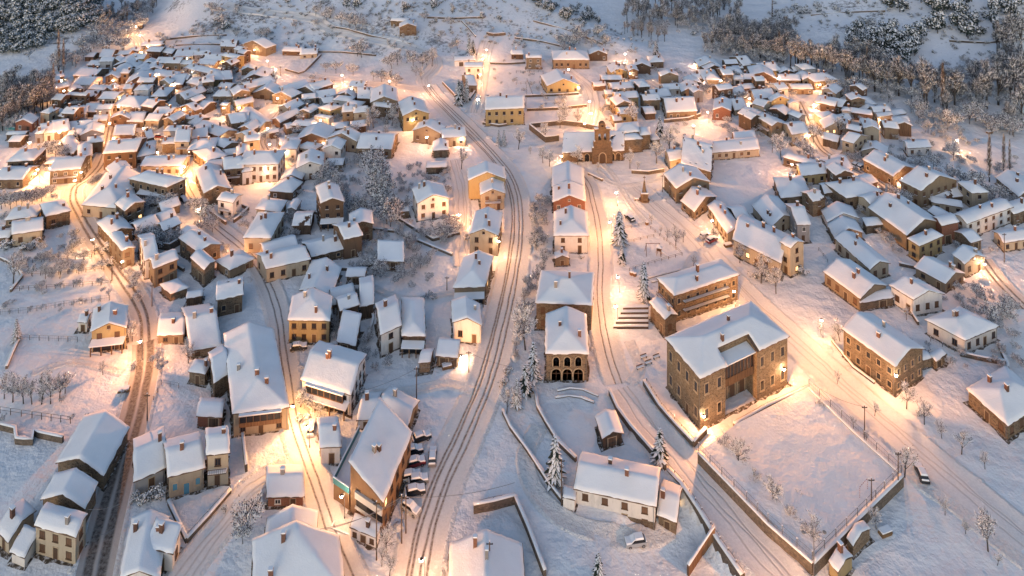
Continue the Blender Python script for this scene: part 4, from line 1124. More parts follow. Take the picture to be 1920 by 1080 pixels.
for ri, ((mat, w, lab, pts), line) in enumerate(zip(ROADS, LINES)):
    mb = MB(); uvs = []
    prof = [(-w / 2 - 1.5, -.15), (-w / 2 - .9, .24), (-w / 2 - .35, .2), (-w / 2 + .1, .02), (-w / 4, .0), (0, .0), (w / 4, .0), (w / 2 - .1, .02), (w / 2 + .35, .2), (w / 2 + .9, .24), (w / 2 + 1.5, -.15)]
    if mat == 'snow_trampled': prof = [(-w / 2 - .5, -.12), (-w / 2 - .1, .16), (-w / 2 + .1, .12), (-w / 4, -.0), (0, .0), (w / 4, .0), (w / 2 - .1, .12), (w / 2 + .1, .16), (w / 2 + .5, -.12)]
    m = len(prof); s = 0
    for i, p in enumerate(line):
        a = line[max(0, i - 1)]; b = line[min(len(line) - 1, i + 1)]; t = (b - a); t.z = 0; t.normalize(); nr = Vector((t.y, -t.x, 0))
        for u, z in prof:
            q = p + nr * u
            if z > .1:
                z *= .9 + 1.1 * mnoise.noise(Vector((q.x * .6, q.y * .6, ri)))
                for k, ol in enumerate(LINES):
                    if k != ri and min((abs(o.x - q.x) + abs(o.y - q.y)) for o in ol[::2]) < ROADS[k][1] / 2 + 1.5: z = -.02; break
            g = T(q.x, q.y); zz = (g + .25 if g > .3 else g + .014 + .005 * ri) + z
            mb.v.append((q.x, q.y, zz)); uvs.append((u, s))
        if i: s += (p - line[i - 1]).length
    for i in range(len(line) - 1):
        for k in range(m - 1):
            mb.f.append((i * m + k, i * m + k + 1, (i + 1) * m + k + 1, (i + 1) * m + k)); mb.m.append(0 if 2 <= k < m - 3 else 1)
    me = mb.mesh('path' if mat == 'snow_trampled' else 'road', [mat, 'snow_trampled'], True)
    ul = me.uv_layers.new(name='UVMap'); vi = np.zeros(len(me.loops), dtype=np.int32); me.loops.foreach_get('vertex_index', vi)
    ul.data.foreach_set('uv', np.array(uvs)[vi].ravel())
    if me.polygons[0].normal.z < 0: me.flip_normals()
    tag(link(me, 'path' if mat == 'snow_trampled' else 'road'), lab, None, kind='structure')
def on_road(x, y, m):
    for (mt, w, *_), line in zip(ROADS, LINES):
        for o in line[::2]:
            if abs(o.x - x) + abs(o.y - y) < 1.5 * (w / 2 + m) and math.hypot(o.x - x, o.y - y) < w / 2 + m: return True
    return False
# ------------------------------------------------------------------ walls and fences
def stone_wall(pts, h, lab, w=.5, mat='wall_stone', name='stone_wall', zb=-.3, flat=False):
    pp = [on_plane(*p) if flat else P(*p) for p in pts]; line = []
    for a, b in zip(pp, pp[1:]):
        n = max(1, int((b - a).length / 1.4)); line += [a.lerp(b, i / n) for i in range(n)]
    line.append(pp[-1]); c0 = line[0]
    root = empty(name, c0)
    def strip(w, zb, zt, amp, seed):
        mb = MB()
        for i, p in enumerate(line):
            a = line[max(0, i - 1)]; b = line[min(len(line) - 1, i + 1)]; t = (b - a); t.z = 0; t.normalize(); nr = Vector((t.y, -t.x, 0)) * (w / 2)
            j = amp * mnoise.noise(Vector((p.x * .8, p.y * .8, seed)))
            jx = Vector((mnoise.noise(p * .7), mnoise.noise(p * .7 + Vector((9, 0, 0))), 0)) * amp
            for q, z in ((p - nr, zb), (p - nr + jx, zt + j), (p + nr + jx, zt + j), (p + nr, zb)): mb.v.append((q.x - c0.x, q.y - c0.y, q.z - c0.z + z))
        for i in range(len(line) - 1):
            for k in range(3): mb.f.append((i * 4 + k, (i + 1) * 4 + k, (i + 1) * 4 + k + 1, i * 4 + k + 1)); mb.m.append(0)
        n = len(line) - 1; mb.f += [(0, 1, 2, 3), (n * 4 + 3, n * 4 + 2, n * 4 + 1, n * 4)]; mb.m += [0, 0]
        return mb
    strip(w, zb, h, .07, 1).build('masonry', mat, root)
    strip(w + .1, h - .05, h + .16, .07, 1).build('snow_cap', 'snow', root, smooth=True)
    tag(root, lab, 'wall'); LABELS.add(lab)
    return root
POST = None
def fence(pts, h, lab, step=2.4, mat='iron', rails=(.5, .95), mesh=False, zb=0.0):
    pp = [P(*p) + Vector((0, 0, zb)) for p in pts]; c0 = pp[0]; root = empty('fence', c0)
    key = f'post_{mat}_{h}'
    pm = bpy.data.meshes.get(key)
    if pm is None:
        m_ = MB(); r = .06 if mat == 'iron' else .085; m_.tube((0, 0, -.3), (0, 0, h), r, r * .8, 6, 0); m_.lathe((0, 0, h), [(r * 1.4, 0), (r * 1.5, .08), (r * .6, .16)], 6, 1); pm = m_.mesh(key, [mat, 'tree_snow'])
    rl = MB()
    npost = 0
    for a, b in zip(pp, pp[1:]):
        n = max(1, round((b - a).length / step))
        for i in range(n + (b is pp[-1])):
            q = a.lerp(b, i / n); npost += 1
            if npost < 95: link(pm, 'post', root, q - c0)
        for t in rails: rl.tube(a - c0 + Vector((0, 0, h * t)), b - c0 + Vector((0, 0, h * t)), .03, .03, 4)
        if mesh:
            k = int((b - a).length / .6)
            for i in range(k): q = a.lerp(b, i / k) - c0; rl.tube(q, q + Vector((0, 0, h * .9)), .014, .014, 3, cap=False)
    rl.build('rail', mat, root); tag(root, lab, 'fence'); LABELS.add(lab); return root
for pts, h, lab in [
 ([(943, 775), (957, 805), (990, 850), (1030, 912), (1056, 945)], .9, 'low dark wall sweeping round the spruce garden to the white farmhouse'),
 ([(1004, 742), (1008, 768), (1026, 800), (1048, 835), (1080, 866)], 1.0, 'curved garden wall below the arched stone hall'),
 ([(1143, 742), (1158, 775), (1182, 808), (1212, 842), (1248, 884)], 1.5, 'stone retaining wall above the timber granary lawn'),
 ([(1207, 722), (1236, 768), (1268, 805), (1300, 838)], 1.3, 'stone yard wall along the lit side of the town hall'),
 ([(1300, 838), (1324, 812)], 1.3, 'short angled wall at the town hall yard corner'),
 ([(1376, 806), (1440, 770), (1516, 736)], 1.4, 'dark wall between the town hall yard and the court'),
 ([(740, 408), (775, 430), (812, 452)], 1.0, 'stone wall in front of the white gable villa hedge'),
 ([(812, 452), (862, 440)], 1.0, 'short gate wall of the white gable villa'),
 ([(250, 435), (270, 448), (295, 466), (318, 470), (338, 458)], 2.2, 'curved dark retaining wall below the round snowy garden'),
 ([(380, 388), (402, 406), (424, 422)], 1.2, 'wall along the lane below the bare stone gable house'),
 ([(432, 378), (466, 394), (452, 408), (438, 418)], 1.2, 'angled wall closing the snowy yard by the lit fork'),
 ([(888, 962), (925, 955), (966, 944)], 1.8, 'dark yard wall behind the wide gable house'),
 ([(966, 944), (990, 1000), (1022, 1085)], 1.6, 'long dark wall descending beside the wide gable house'),
 ([(316, 946), (333, 982), (350, 1018)], 1.0, 'garden wall of the cream row house nearest the snowy barn roof'),
 ([(350, 1018), (390, 975), (432, 926)], 1.0, 'garden wall of the pastel row along the trodden path'),
 ([(993, 243), (1023, 267), (1048, 264)], 2.4, 'ochre churchyard wall at its lower corner'),
 ([(993, 240), (1053, 234), (1090, 238), (1120, 245)], 2.0, 'rear churchyard wall behind the nave'),
 ([(1184, 325), (1215, 327), (1245, 322)], 1.3, 'curved stone bench wall at the plaza top'),
 ([(1103, 328), (1130, 340)], .8, 'short dark kerb wall beside the church road'),
 ([(455, 825), (462, 885)], 1.6, 'dark wall edging the lamp-lit yard of the great snow-roofed house'),
 ([(830, 157), (850, 178), (865, 195)], 1.2, 'wall round the fir garden beside the upper street'),
 ([(865, 195), (880, 190), (893, 170)], 1.2, 'pale wall along the upper street beside the fir garden'),
 ([(905, 233), (935, 238), (950, 236)], 1.0, 'curved forecourt wall of the yellow chalet'),
 ([(985, 182), (1040, 180), (1085, 177)], 1.0, 'upper terrace wall of the snowfields under the yellow gable house'),
 ([(988, 208), (1045, 206), (1100, 200)], 1.2, 'lower terrace wall of the snowfields above the churchyard'),
 ([(918, 120), (950, 121), (985, 119)], 1.0, 'field wall at the top of the upper lit street'),
 ([(912, 65), (925, 68), (948, 66)], 1.6, 'old stone ruin wall at the top of the upper street'),
 ([(625, 52), (650, 56), (700, 70), (770, 84)], 1.0, 'dry stone wall above the winding mountain road'),
 ([(865, 40), (880, 55), (892, 70)], .8, 'hill wall running down from the spur scrub'),
 ([(535, 132), (560, 139), (570, 136), (602, 104)], 1.0, 'wall enclosing the garden plot by the snowfield'),
 ([(1245, 230), (1290, 226), (1313, 218), (1314, 208)], 1.4, 'lit curved terrace wall of the modern house'),
 ([(620, 345), (640, 372), (675, 418)], .8, 'tumbled garden wall below the bluish gable house'),
 ([(690, 430), (740, 436), (790, 456), (848, 480)], .8, 'orchard wall leading to the iron gate by the bright lane'),
 ([(618, 505), (665, 508), (700, 498)], .9, 'yard wall behind the flat-fronted ochre shed'),
 ([(1870, 705), (1885, 720), (1890, 690), (1872, 650)], 1.1, 'stone garden wall below the white L-plan house'),
 ([(1800, 667), (1840, 676), (1885, 684)], 1.1, 'tumbled stone wall in front of the white L-plan house'),
 ([(1686, 498), (1718, 505)], 1.0, 'short wall closing the rough garden of the yellow house'),
 ([(270, 842), (285, 850)], .8, 'stub wall by the ploughed road'),
 ([(0, 805), (28, 812), (30, 832), (60, 835), (62, 818), (118, 830)], 1.4, 'broken brown wall of a ruined plot by the fields'),
 ([(35, 640), (22, 668), (12, 692)], .8, 'field wall running down between two snowy meadows'),
 ([(330, 500), (345, 509)], 1.0, 'yard wall stub by the broad stone farm'),
 ([(300, 76), (360, 70), (425, 67)], 1.0, 'dark terrace wall on the white slope above the western quarter'),
 ([(330, 86), (400, 84), (468, 88)], .9, 'old terrace wall just above the floodlit barn field'),
 ([(560, 98), (640, 99), (705, 105)], .9, 'terrace wall across the snowfield under the winding road'),
 ([(800, 34), (850, 36), (905, 34)], 1.0, 'dark hill wall behind the two unlit stone houses'),
 ([(965, 72), (1010, 78), (1062, 90)], .9, 'terrace wall on the spur above the hip-roofed bungalow'),
 ([(1000, 40), (1080, 62), (1130, 84)], .8, 'long field wall slanting down the spur below the scrub'),
 ([(1520, 30), (1600, 24), (1660, 22)], 1.0, 'hedge-like wall line on the open eastern hillside'),
 ([(1780, 78), (1850, 82), (1925, 74)], 1.0, 'wall line between evergreens on the eastern hillside'),
 ([(0, 486), (30, 500), (42, 520), (20, 548)], .8, 'wall bounding the terraced field on its outer side'),
 ([(560, 395), (600, 402), (640, 402)], .8, 'low wall behind the tall brown house yard'),
 ([(1650, 560), (1700, 575), (1722, 610)], 1.0, 'yard wall between the white stone-gabled house and the L-plan house'),
 ([(1560, 640), (1600, 690), (1640, 720)], .5, 'snow-buried kerb wall along the sandstone long house'),
 ([(690, 560), (700, 600), (690, 640)], .9, 'garden wall beside the narrow white house'),
 ([(1500, 345), (1525, 380), (1560, 395)], .9, 'stone wall behind the windowless barn'),
]: stone_wall(pts, h, lab)
for pts, h, lab, mat in [
 ([(0, 590), (52, 586), (120, 574), (205, 563)], 1.5, 'wire fence across the snowy meadows above the yellow gable villa', 'galvanised'),
 ([(38, 637), (145, 641)], 1.4, 'wire fence closing the square meadow', 'galvanised'),
 ([(0, 775), (60, 784), (132, 794)], 1.6, 'post fence below the row of snowy fruit trees', 'wood_pole'),
 ([(45, 494), (110, 489), (172, 484)], 1.3, 'upper terrace fence of the field beside the curving road', 'wood_pole'),
 ([(42, 518), (110, 515), (195, 507)], 1.3, 'middle terrace fence of the field beside the curving road', 'wood_pole'),
 ([(20, 546), (120, 540), (208, 533)], 1.3, 'lower terrace fence of the field beside the curving road', 'wood_pole'),
 ([(288, 752), (303, 722), (335, 728)], 1.3, 'wire fence round the snowy yard by the little stone hut', 'galvanised'),
 ([(1169, 430), (1212, 422), (1245, 450), (1279, 478)], 1.0, 'upper fence of the snowy playground', 'wood_pole'),
 ([(1180, 508), (1215, 497), (1279, 479)], 1.0, 'lower fence of the snowy playground', 'wood_pole'),
 ([(1176, 456), (1226, 444)], .9, 'inner fence dividing the snowy playground', 'wood_pole'),
 ([(1249, 874), (1281, 910), (1316, 962), (1350, 1017), (1396, 1084)], 1.1, 'brown railing along the top of the street retaining wall', 'wood_pole'),
 ([(1376, 800), (1440, 764), (1514, 731)], 1.3, 'railing above the wall between town hall and court', 'galvanised'),
 ([(1212, 718), (1240, 764), (1304, 834)], 1.2, 'railing along the town hall yard wall', 'galvanised'),
 ([(968, 137), (1018, 135), (1020, 156), (968, 159)], 1.3, 'square paddock fence beside the broad bungalow', 'wood_pole'),
 ([(1815, 480), (1870, 472), (1925, 455)], 1.2, 'garden railing by the arched-door cottage', 'galvanised'),
 ([(1535, 470), (1552, 492)], 1.1, 'short black railing on the unlit side street', 'iron'),
 ([(898, 948), (925, 941), (962, 935)], 1.1, 'railing on the dark yard wall behind the wide gable house', 'galvanised'),
 ([(350, 1012), (390, 968), (432, 920)], 1.1, 'iron fence on the garden wall of the pastel row', 'iron'),
 ([(1000, 182), (988, 150), (986, 205)], 1.0, 'line of field posts between the snow terraces', 'wood_pole'),
 ([(1745, 640), (1790, 660), (1812, 665)], 1.1, 'grey railing on the terrace of the white L-plan house', 'galvanised'),
]: fence(pts, h, lab, 2.4 if len(pts) < 9 else 2, mat, mesh=mat == 'galvanised')
# raised court on its retaining walls, and the street bank
def platform(pts, z, name, lab, skirt, top='snow_ground'):
    pp = [P(*p) for p in pts]; n = len(pp)
    bm = bmesh.new()
    tv = [bm.verts.new((p.x, p.y, z)) for p in pp]; f = bm.faces.new(tv)
    if f.normal.z < 0: f.normal_flip()
    bmesh.ops.subdivide_edges(bm, edges=bm.edges[:], cuts=1)
    me = bpy.data.meshes.new(name); bm.to_mesh(me); bm.free(); me.materials.append(MATS[top])
    tag(link(me, name), lab, None, kind='structure')
CQ = [(1312, 866), (1380, 812), (1514, 742), (1600, 826), (1690, 910), (1608, 992), (1524, 1076)]
platform(CQ, 2.0, 'court_terrace', 'flat snowy sports court raised on stone walls', 'wall_stone')
stone_wall([(1310, 868), (1400, 962), (1440, 1004), (1524, 1078)], 2.25, 'tall stone retaining wall under the near long side of the court', .6)
stone_wall([(1524, 1078), (1608, 994), (1692, 911)], 2.25, 'stone retaining wall under the court end beside the kiosks', .6)
stone_wall([(1516, 744), (1600, 827), (1692, 911)], 2.2, 'stone wall between the court and the trampled street', .5)
fence([(1310, 866), (1400, 960), (1440, 1002), (1523, 1075)], 1.9, 'high wire fence along the near long side of the court', 3.2, 'galvanised', (.5, .98), True, 2.1)
fence([(1524, 1074), (1608, 990), (1690, 908)], 1.9, 'high wire fence at the court end beside the kiosks', 3.2, 'galvanised', (.5, .98), True, 2.1)
fence([(1517, 742), (1600, 824), (1690, 908)], 1.9, 'high wire fence between the court and the trampled street', 3.2, 'galvanised', (.5, .98), True, 2.1)
stone_wall([(1252, 882), (1277, 908), (1312, 960), (1346, 1015), (1392, 1082)], .5, 'tall stone retaining wall between the snowed street and the farmhouse yard', .8, zb=-4.2, flat=True)
stone_wall([(1340, 1005), (1316, 1040), (1290, 1080)], 2.0, 'brown plank wall at the foot of the street bank', .4, 'brown_timber')
# ------------------------------------------------------------------ steps
def steps():
    root = empty('stairway', P(1190, 605)); c0 = root.location
    for i in range(5):
        a = P(1150 + i * 4.5, 617 - i * 6); b = P(1216, 617 - i * 6.2); e = P(1216, 611 - i * 6.2); q = P(1152 + i * 4.5, 611 - i * 6)
        for nm, z0, z1, mt in (('step', -.3, .42, 'tile'), ('step_snow', .42, .52, 'snow')):
            mb = MB(); o = .0 if nm == 'step' else .3
            pts = [a, b, e, q]; zz = i * .42
            vs = [(p.x - c0.x, p.y - c0.y + (o if k < 2 else 0), zz + z0) for k, p in enumerate(pts)] + [(p.x - c0.x, p.y - c0.y + (o if k < 2 else 0), zz + z1) for k, p in enumerate(pts)]
            mb.add(vs, [(3, 2, 1, 0), (4, 5, 6, 7), (0, 1, 5, 4), (1, 2, 6, 5), (2, 3, 7, 6), (3, 0, 4, 7)]); mb.build(nm, mt, root)
    tag(root, 'broad snowy stairway with dark risers up from the church road', 'steps')
steps()
for k, (pts, lab) in enumerate([([(1045, 734), (1068, 729), (1092, 731), (1122, 744)], 'upper curved step in the snowy forecourt of the arched hall'), ([(1041, 747), (1066, 743), (1088, 746), (1114, 756)], 'lower curved step in the snowy forecourt of the arched hall'), ([(1222, 530), (1250, 524), (1281, 515)], 'lower dark step beside the playground'), ([(1216, 522), (1246, 514), (1276, 507)], 'upper dark step beside the playground')]):
    o = stone_wall(pts, .28, lab, .35, 'wall_stone', 'garden_step'); o['category'] = 'step'
# ------------------------------------------------------------------ trees
def twigs(mb, rnd, pts, n, ln, wd, up, snow, spread=.5):
    for _ in range(n):
        p, dirn = rnd.choice(pts)
        p = p + Vector((rnd.gauss(0, spread), rnd.gauss(0, spread), rnd.gauss(0, spread * .8)))
        d = (dirn + Vector((rnd.gauss(0, .6), rnd.gauss(0, .6), rnd.gauss(up, .5)))).normalized() * ln * rnd.uniform(.5, 1.2)
        s = d.cross(Vector((rnd.gauss(0, 1), rnd.gauss(0, 1), rnd.gauss(0, 1)))).normalized() * wd * rnd.uniform(.6, 1.3)
        mb.add([p - s, p + s, p + d], [(0, 1, 2)], 1 if rnd.random() < snow else 0)
def bare_tree(seed, h=10, cr=3.3, cz=.62, snow=.45, n=800, wd=.055, dense=1):
    rnd = random.Random(seed); t = MB(); c = MB()
    lean = Vector((rnd.uniform(-.4, .4), rnd.uniform(-.4, .4), 0))
    top = Vector((0, 0, h * .45)) + lean
    t.tube((0, 0, -.3), top * .5, h * .024, h * .019, 7); t.tube(top * .5, top, h * .019, h * .014, 7, cap=False); pts = []
    for i in range(8):
        a = 2 * math.pi * (i / 8 + rnd.uniform(-.05, .05)); st = top * rnd.uniform(.55, 1.0)
        rr = cr * rnd.uniform(.5, .95); e = Vector((rr * math.cos(a), rr * math.sin(a), h * rnd.uniform(.6, .95))) + lean
        if i > 5: e = Vector((rr * .3 * math.cos(a), rr * .3 * math.sin(a), h * rnd.uniform(.9, 1.0))) + lean
        m = st.lerp(e, .5) + Vector((0, 0, -h * .03)); t.tube(st, m, h * .010, h * .007, 5, cap=False); t.tube(m, e, h * .007, h * .002, 4, cap=False)
        for k in range(5):
            b0 = st.lerp(e, rnd.uniform(.35, .95)); out = Vector((b0.x, b0.y, (b0.z - h * .45) * .8)).normalized()
            e2 = b0 + (out + Vector((rnd.gauss(0, .6), rnd.gauss(0, .6), rnd.gauss(.2, .4)))).normalized() * cr * rnd.uniform(.25, .55)
            c.tube(b0, e2, h * .004, h * .0015, 3, 0, False)
            for q in range(4): f = rnd.random(); pts.append((b0.lerp(e2, f), (e2 - b0).normalized()))
    twigs(c, rnd, pts, n, h * .09, wd, .25, snow, cr * .13)
    return (t.mesh('trunk', ['bark']), c.mesh('crown', ['twig', 'tree_snow']), h)
def poplar(seed, h=15):
    rnd = random.Random(seed); t = MB(); c = MB(); t.tube((0, 0, -.3), (0, 0, h * .95), .22, .03, 6)
    for _ in range(650):
        z = h * (.1 + .9 * rnd.random() ** .9); r = .75 * (1 - (z / h) ** 3) * rnd.random() ** .5 + .05; a = rnd.uniform(0, 6.28)
        p = Vector((r * math.cos(a), r * math.sin(a), z)); d = Vector((.25 * math.cos(a), .25 * math.sin(a), 1)).normalized() * rnd.uniform(.7, 1.6)
        s = Vector((math.sin(a), -math.cos(a), 0)) * .05; c.add([p - s, p + s, p + d], [(0, 1, 2)], 1 if rnd.random() < .18 else 0)
    return (t.mesh('trunk', ['bark']), c.mesh('crown', ['twig_brown', 'tree_snow']), h)
def conifer(seed, h=10, snow=.84, wide=2.5):
    rnd = random.Random(seed); t = MB(); c = MB(); t.tube((0, 0, -.3), (0, 0, h * .97), h * .02, .03, 6)
    n = 15
    for i in range(n):
        z = h * (.1 + .87 * i / n); r = wide * (1 - (z / h)) ** .85 + .22; k = max(5, int(11 - i * .4))
        for j in range(k):
            a = 2 * math.pi * (j / k) + rnd.uniform(-.25, .25) + i; rr = r * rnd.uniform(.72, 1.12); dr = rr * rnd.uniform(.22, .5)
            o = Vector((math.cos(a), math.sin(a), 0)); s = Vector((-math.sin(a), math.cos(a), 0)) * (.16 + rr * .17)
            p0 = Vector((0, 0, z)); p1 = o * rr * .55 + Vector((0, 0, z - dr * .35)); p2 = o * rr + Vector((0, 0, z - dr))
            c.add([p0 - s * .3, p0 + s * .3, p1 + s, p2 + s * .25, p2 - s * .25, p1 - s], [(0, 1, 2, 5), (5, 2, 3, 4)], 0)
            c.add([p1 - s, p1 + s, p1 + s * .6 - Vector((0, 0, .3)), p1 - s * .6 - Vector((0, 0, .3))], [(0, 1, 2, 3)], 0)
            if rnd.random() < snow:
                up = Vector((0, 0, .09)); s2 = s * rnd.uniform(.6, 1.0); f = rnd.uniform(.05, .3)
                q0 = p0.lerp(p1, f) + up
                c.add([q0 - s2 * .4, q0 + s2 * .4, p1 + s2 + up, p2 + s2 * .25 + up, p2 - s2 * .25 + up, p1 - s2 + up], [(0, 1, 2, 5), (5, 2, 3, 4)], 1)
    return (t.mesh('trunk', ['bark']), c.mesh('crown', ['needle', 'tree_snow']), h)
def clumpy(seed, h=5, cr=2.2, snow=.5, n=420, sz=.34, mats=('leaf_dark', 'tree_snow'), low=.12):
    rnd = random.Random(seed); t = MB(); c = MB(); t.tube((0, 0, -.3), (0, 0, h * .5), h * .03, h * .02, 6)
    blobs = [(Vector((rnd.gauss(0, cr * .45), rnd.gauss(0, cr * .45), h * rnd.uniform(low + .2, .82))), cr * rnd.uniform(.35, .6)) for _ in range(9)]
    for b, r in blobs[:6]: t.tube((0, 0, h * .25), b, h * .014, h * .006, 4, cap=False)
    for _ in range(n):
        b, r = rnd.choice(blobs); d = Vector((rnd.gauss(0, 1), rnd.gauss(0, 1), rnd.gauss(.15, 1))).normalized(); p = b + d * r * rnd.uniform(.7, 1.05)
        if p.z < h * low * .6: continue
        nn = (d + Vector((rnd.gauss(0, .5), rnd.gauss(0, .5), rnd.gauss(.2, .5)))).normalized(); a = nn.orthogonal().normalized(); a2 = nn.cross(a); s = sz * rnd.uniform(.5, 1.2)
        c.add([p + a * s, p + a2 * s * .7, p - a * s * .9, p - a2 * s * .6], [(0, 1, 2, 3)], 1 if d.z > -.15 and rnd.random() < snow + .25 * d.z else 0)
    return (t.mesh('trunk', ['bark']), c.mesh('crown', list(mats)), h)
KINDS = {
 't': [bare_tree(s, 10, 3.5, .62, .62, 1300, .07) for s in (1, 2, 3)],
 'T': [bare_tree(s, 14, 2.9, .6, .36, 1300, .065) for s in (11, 12, 13, 14)],
 'm': [bare_tree(s, 5, 1.6, .62, .65, 700, .05) for s in (21, 22, 23)],
 'p': [poplar(s) for s in (31, 32)],
 'c': [conifer(s) for s in (41, 42)] + [conifer(43, 10, .95, 2.1)],
 'o': [clumpy(s, 5, 2.1, .42, 420) for s in (51, 52, 53)],
 'b': [clumpy(s, 2.4, 1.5, .62, 360, .22, ('leaf_grey', 'tree_snow'), .05) for s in (61, 62, 63)],
 'h': [bare_tree(s, 4, 2.4, .5, .6, 1300, .085) for s in (71, 72, 73)],
}
TN = {'t': ('bare_tree', 'snow-dusted bare tree', 'tree'), 'T': ('tall_bare_tree', 'tall bare tree', 'tree'), 'm': ('young_tree', 'small snowy street tree', 'tree'), 'p': ('poplar_tree', 'narrow brown poplar', 'tree'),
      'c': ('conifer_tree', 'dark conifer laden with snow', 'tree'), 'o': ('evergreen_oak', 'round dark evergreen', 'tree'), 'b': ('bush', 'snow-covered bush', 'bush'), 'h': ('shrub', 'twiggy frosted shrub', 'shrub')}
TREES = []
def tree(x, y, hpx, k, label=None, group=None, hit=True):
    p = P(x, y)
    if hit and inside_house(p.x, p.y, .4):
        p.y -= 1.5
        if inside_house(p.x, p.y, .2): return None
    h = hpx * p.y / F; rnd = random.Random(int(x * 31 + y * 17)); tm, cm, h0 = rnd.choice(KINDS[k]); s = h / h0
    nm, desc, cat = TN[k]
    o = empty(nm, p, rnd.uniform(0, 6.28)); o.scale = (s * rnd.uniform(.9, 1.1), s * rnd.uniform(.9, 1.1), s)
    link(tm, 'stem' if k in 'bh' else 'trunk', o); link(cm, 'foliage' if k in 'bh' else 'crown', o)
    if label: tag(o, label, cat, group)
    else: TREES.append((o, x, y - hpx * .4, desc, cat))
    return o
TREE_DATA = {
'c': "1041,905,95 1237,867,70 1122,1092,62 1000,712,76 985,738,60 969,762,58 1207,562,76 1162,458,68 1166,495,42 1237,258,45 1230,104,32 880,105,44 887,104,32 860,196,52 875,190,46 866,192,44 935,273,32 945,273,32 1662,372,30 31,640,46 1100,300,22 192,190,22 146,262,26 1445,170,18 725,232,20 1322,165,26",
't': "1447,952,56 1482,986,36 1522,1026,58 1358,852,40 1385,882,56 1414,913,33 1696,895,54 1803,852,42 1847,880,30 1772,966,30 1811,1001,22 1853,1034,66 1643,992,34 1700,767,46 1733,796,42 1766,822,30 1267,463,38 1387,493,34 1427,531,52 1455,551,44 1181,316,34 1231,306,40 1246,301,42 1256,287,46 1083,311,36 1030,312,30 1018,306,28 972,280,36 1023,264,30 1060,233,40 1083,236,32 1185,236,42 1050,240,30 295,692,38 353,681,42 193,703,24 248,642,38 865,318,38 763,466,30 985,656,70 1018,508,38 950,778,48 725,1042,48 716,1062,36 730,1082,40 700,240,40 690,246,26 735,236,40 722,262,26 25,532,50 85,523,26 112,522,28 148,514,22 8,748,44 24,754,50 44,757,48 60,758,44 78,758,54 95,757,52 112,752,46 122,738,38 1465,300,46 1700,392,30 1880,770,30 1570,252,34 1560,245,30 1755,345,30 1320,462,20 1160,430,30 585,95,20 810,125,34 790,150,22 763,118,24 515,148,16",
'm': "1540,629,24 1566,648,20 1575,640,36 1300,500,20 1222,420,18 1238,440,16 1195,319,18 994,289,15 1120,320,16 1281,455,22 1250,452,22 1495,940,24 1600,800,22 1625,830,20 1640,780,24 1810,1000,20 1870,1060,24 1740,250,24 1665,192,24 1735,248,20 205,560,18 700,560,18 1570,720,24 1534,775,26 1330,560,20 1700,600,24",
'h': "262,452,26 697,318,34 703,342,40 707,362,42 714,382,42 718,402,40 726,420,36 732,425,30 745,412,28 752,405,24 600,345,22 612,330,26 630,350,20 640,362,20 648,388,20 655,402,26 668,412,26 246,412,22 256,404,22 270,398,24 296,392,24 364,395,22 378,408,24 398,436,22 268,457,26 283,459,30 297,462,30 311,463,28 325,462,24 335,455,20 820,448,26 838,446,26 852,444,24 3,392,24 20,392,24 40,388,24 60,382,24 78,378,22 95,368,18 276,455,28 290,457,26 304,459,28 318,457,28 240,406,22 251,400,22 263,394,20 280,391,22 310,396,24 319,387,26 370,401,26 385,416,26 391,427,24 10,387,22 30,386,22 50,382,22 70,377,22 86,371,20 700,332,38 710,352,42 716,372,42 721,392,40 727,412,36 734,406,34 741,401,28 605,337,26 622,342,22 660,392,22 672,402,30 690,407,30 650,376,18 765,396,22 690,508,22 704,517,26 720,514,22 770,502,18 788,503,18 801,500,18 832,442,26 846,432,22 858,436,18 790,442,16 1730,322,22 1750,317,26 1780,342,28 1800,347,24 1820,357,30 1838,352,28 1850,372,26 1872,372,24 1680,377,24 1691,387,22 1702,382,20 1788,300,28 1790,290,20 465,1002,50 455,1020,30 1020,460,18 1022,490,20 300,700,20 570,768,30 563,748,22 586,772,22 605,768,22 590,750,20 985,600,30 752,620,12 660,612,18 1525,268,30 1508,290,26 1520,300,24 1650,170,22 1625,172,22 1610,178,20 650,240,22 660,260,24 640,270,20 610,262,20 590,250,16 560,255,18 215,300,18 90,292,24 105,296,24 120,300,22 500,262,18 470,240,16 452,168,16 405,190,14 395,182,16 715,155,24 730,160,24 742,162,22 700,150,16 1375,150,18 1390,170,18 1370,195,18 1350,190,16 1560,170,20 1590,172,22 1700,560,22 1860,610,34 1880,600,30 1895,590,30 1830,560,24 1745,465,18 1760,455,18",
'b': "1030,476,10 1420,522,16 1440,526,18 1478,512,18 1500,508,16 45,470,16 60,468,16 10,468,18 232,470,18 68,458,14 250,690,10 232,738,10 560,790,14 600,790,14 680,740,12 1340,440,10 1725,780,10 1050,487,8 1090,486,8 1260,300,8 140,505,10 200,470,16 205,500,14 178,470,10 245,420,16 135,468,16 420,960,10 300,930,20 270,942,18 285,940,16 250,940,14 1760,330,14 950,700,14 945,720,14 815,560,10 905,505,18 925,470,14 875,450,14 855,415,12 1690,640,12 1810,580,14",
'p': "1855,341,86 1882,326,72 1893,322,58 1768,216,95 1626,153,64 1461,109,50 1448,38,36 110,134,74 119,140,62 100,176,56 221,48,30 238,53,32 272,24,20 1270,52,30",
'T': "1482,129,54 1496,131,56 1508,133,54 1520,135,58 1534,137,56 1548,139,52 1561,135,50 1598,157,54 1588,150,50 1640,172,62 1652,173,60 1663,171,58 1685,180,76 1732,202,90 1738,204,70 1710,187,66 1752,192,66 1790,207,80 1850,204,90 1842,206,70 1872,197,82 1902,192,88 1830,182,72 1776,222,50 1915,235,80 1890,245,60 40,222,64 52,225,70 66,222,62 80,214,66 22,228,66 6,232,60 12,205,60 34,196,58 58,195,56 92,190,52 102,206,40",
}
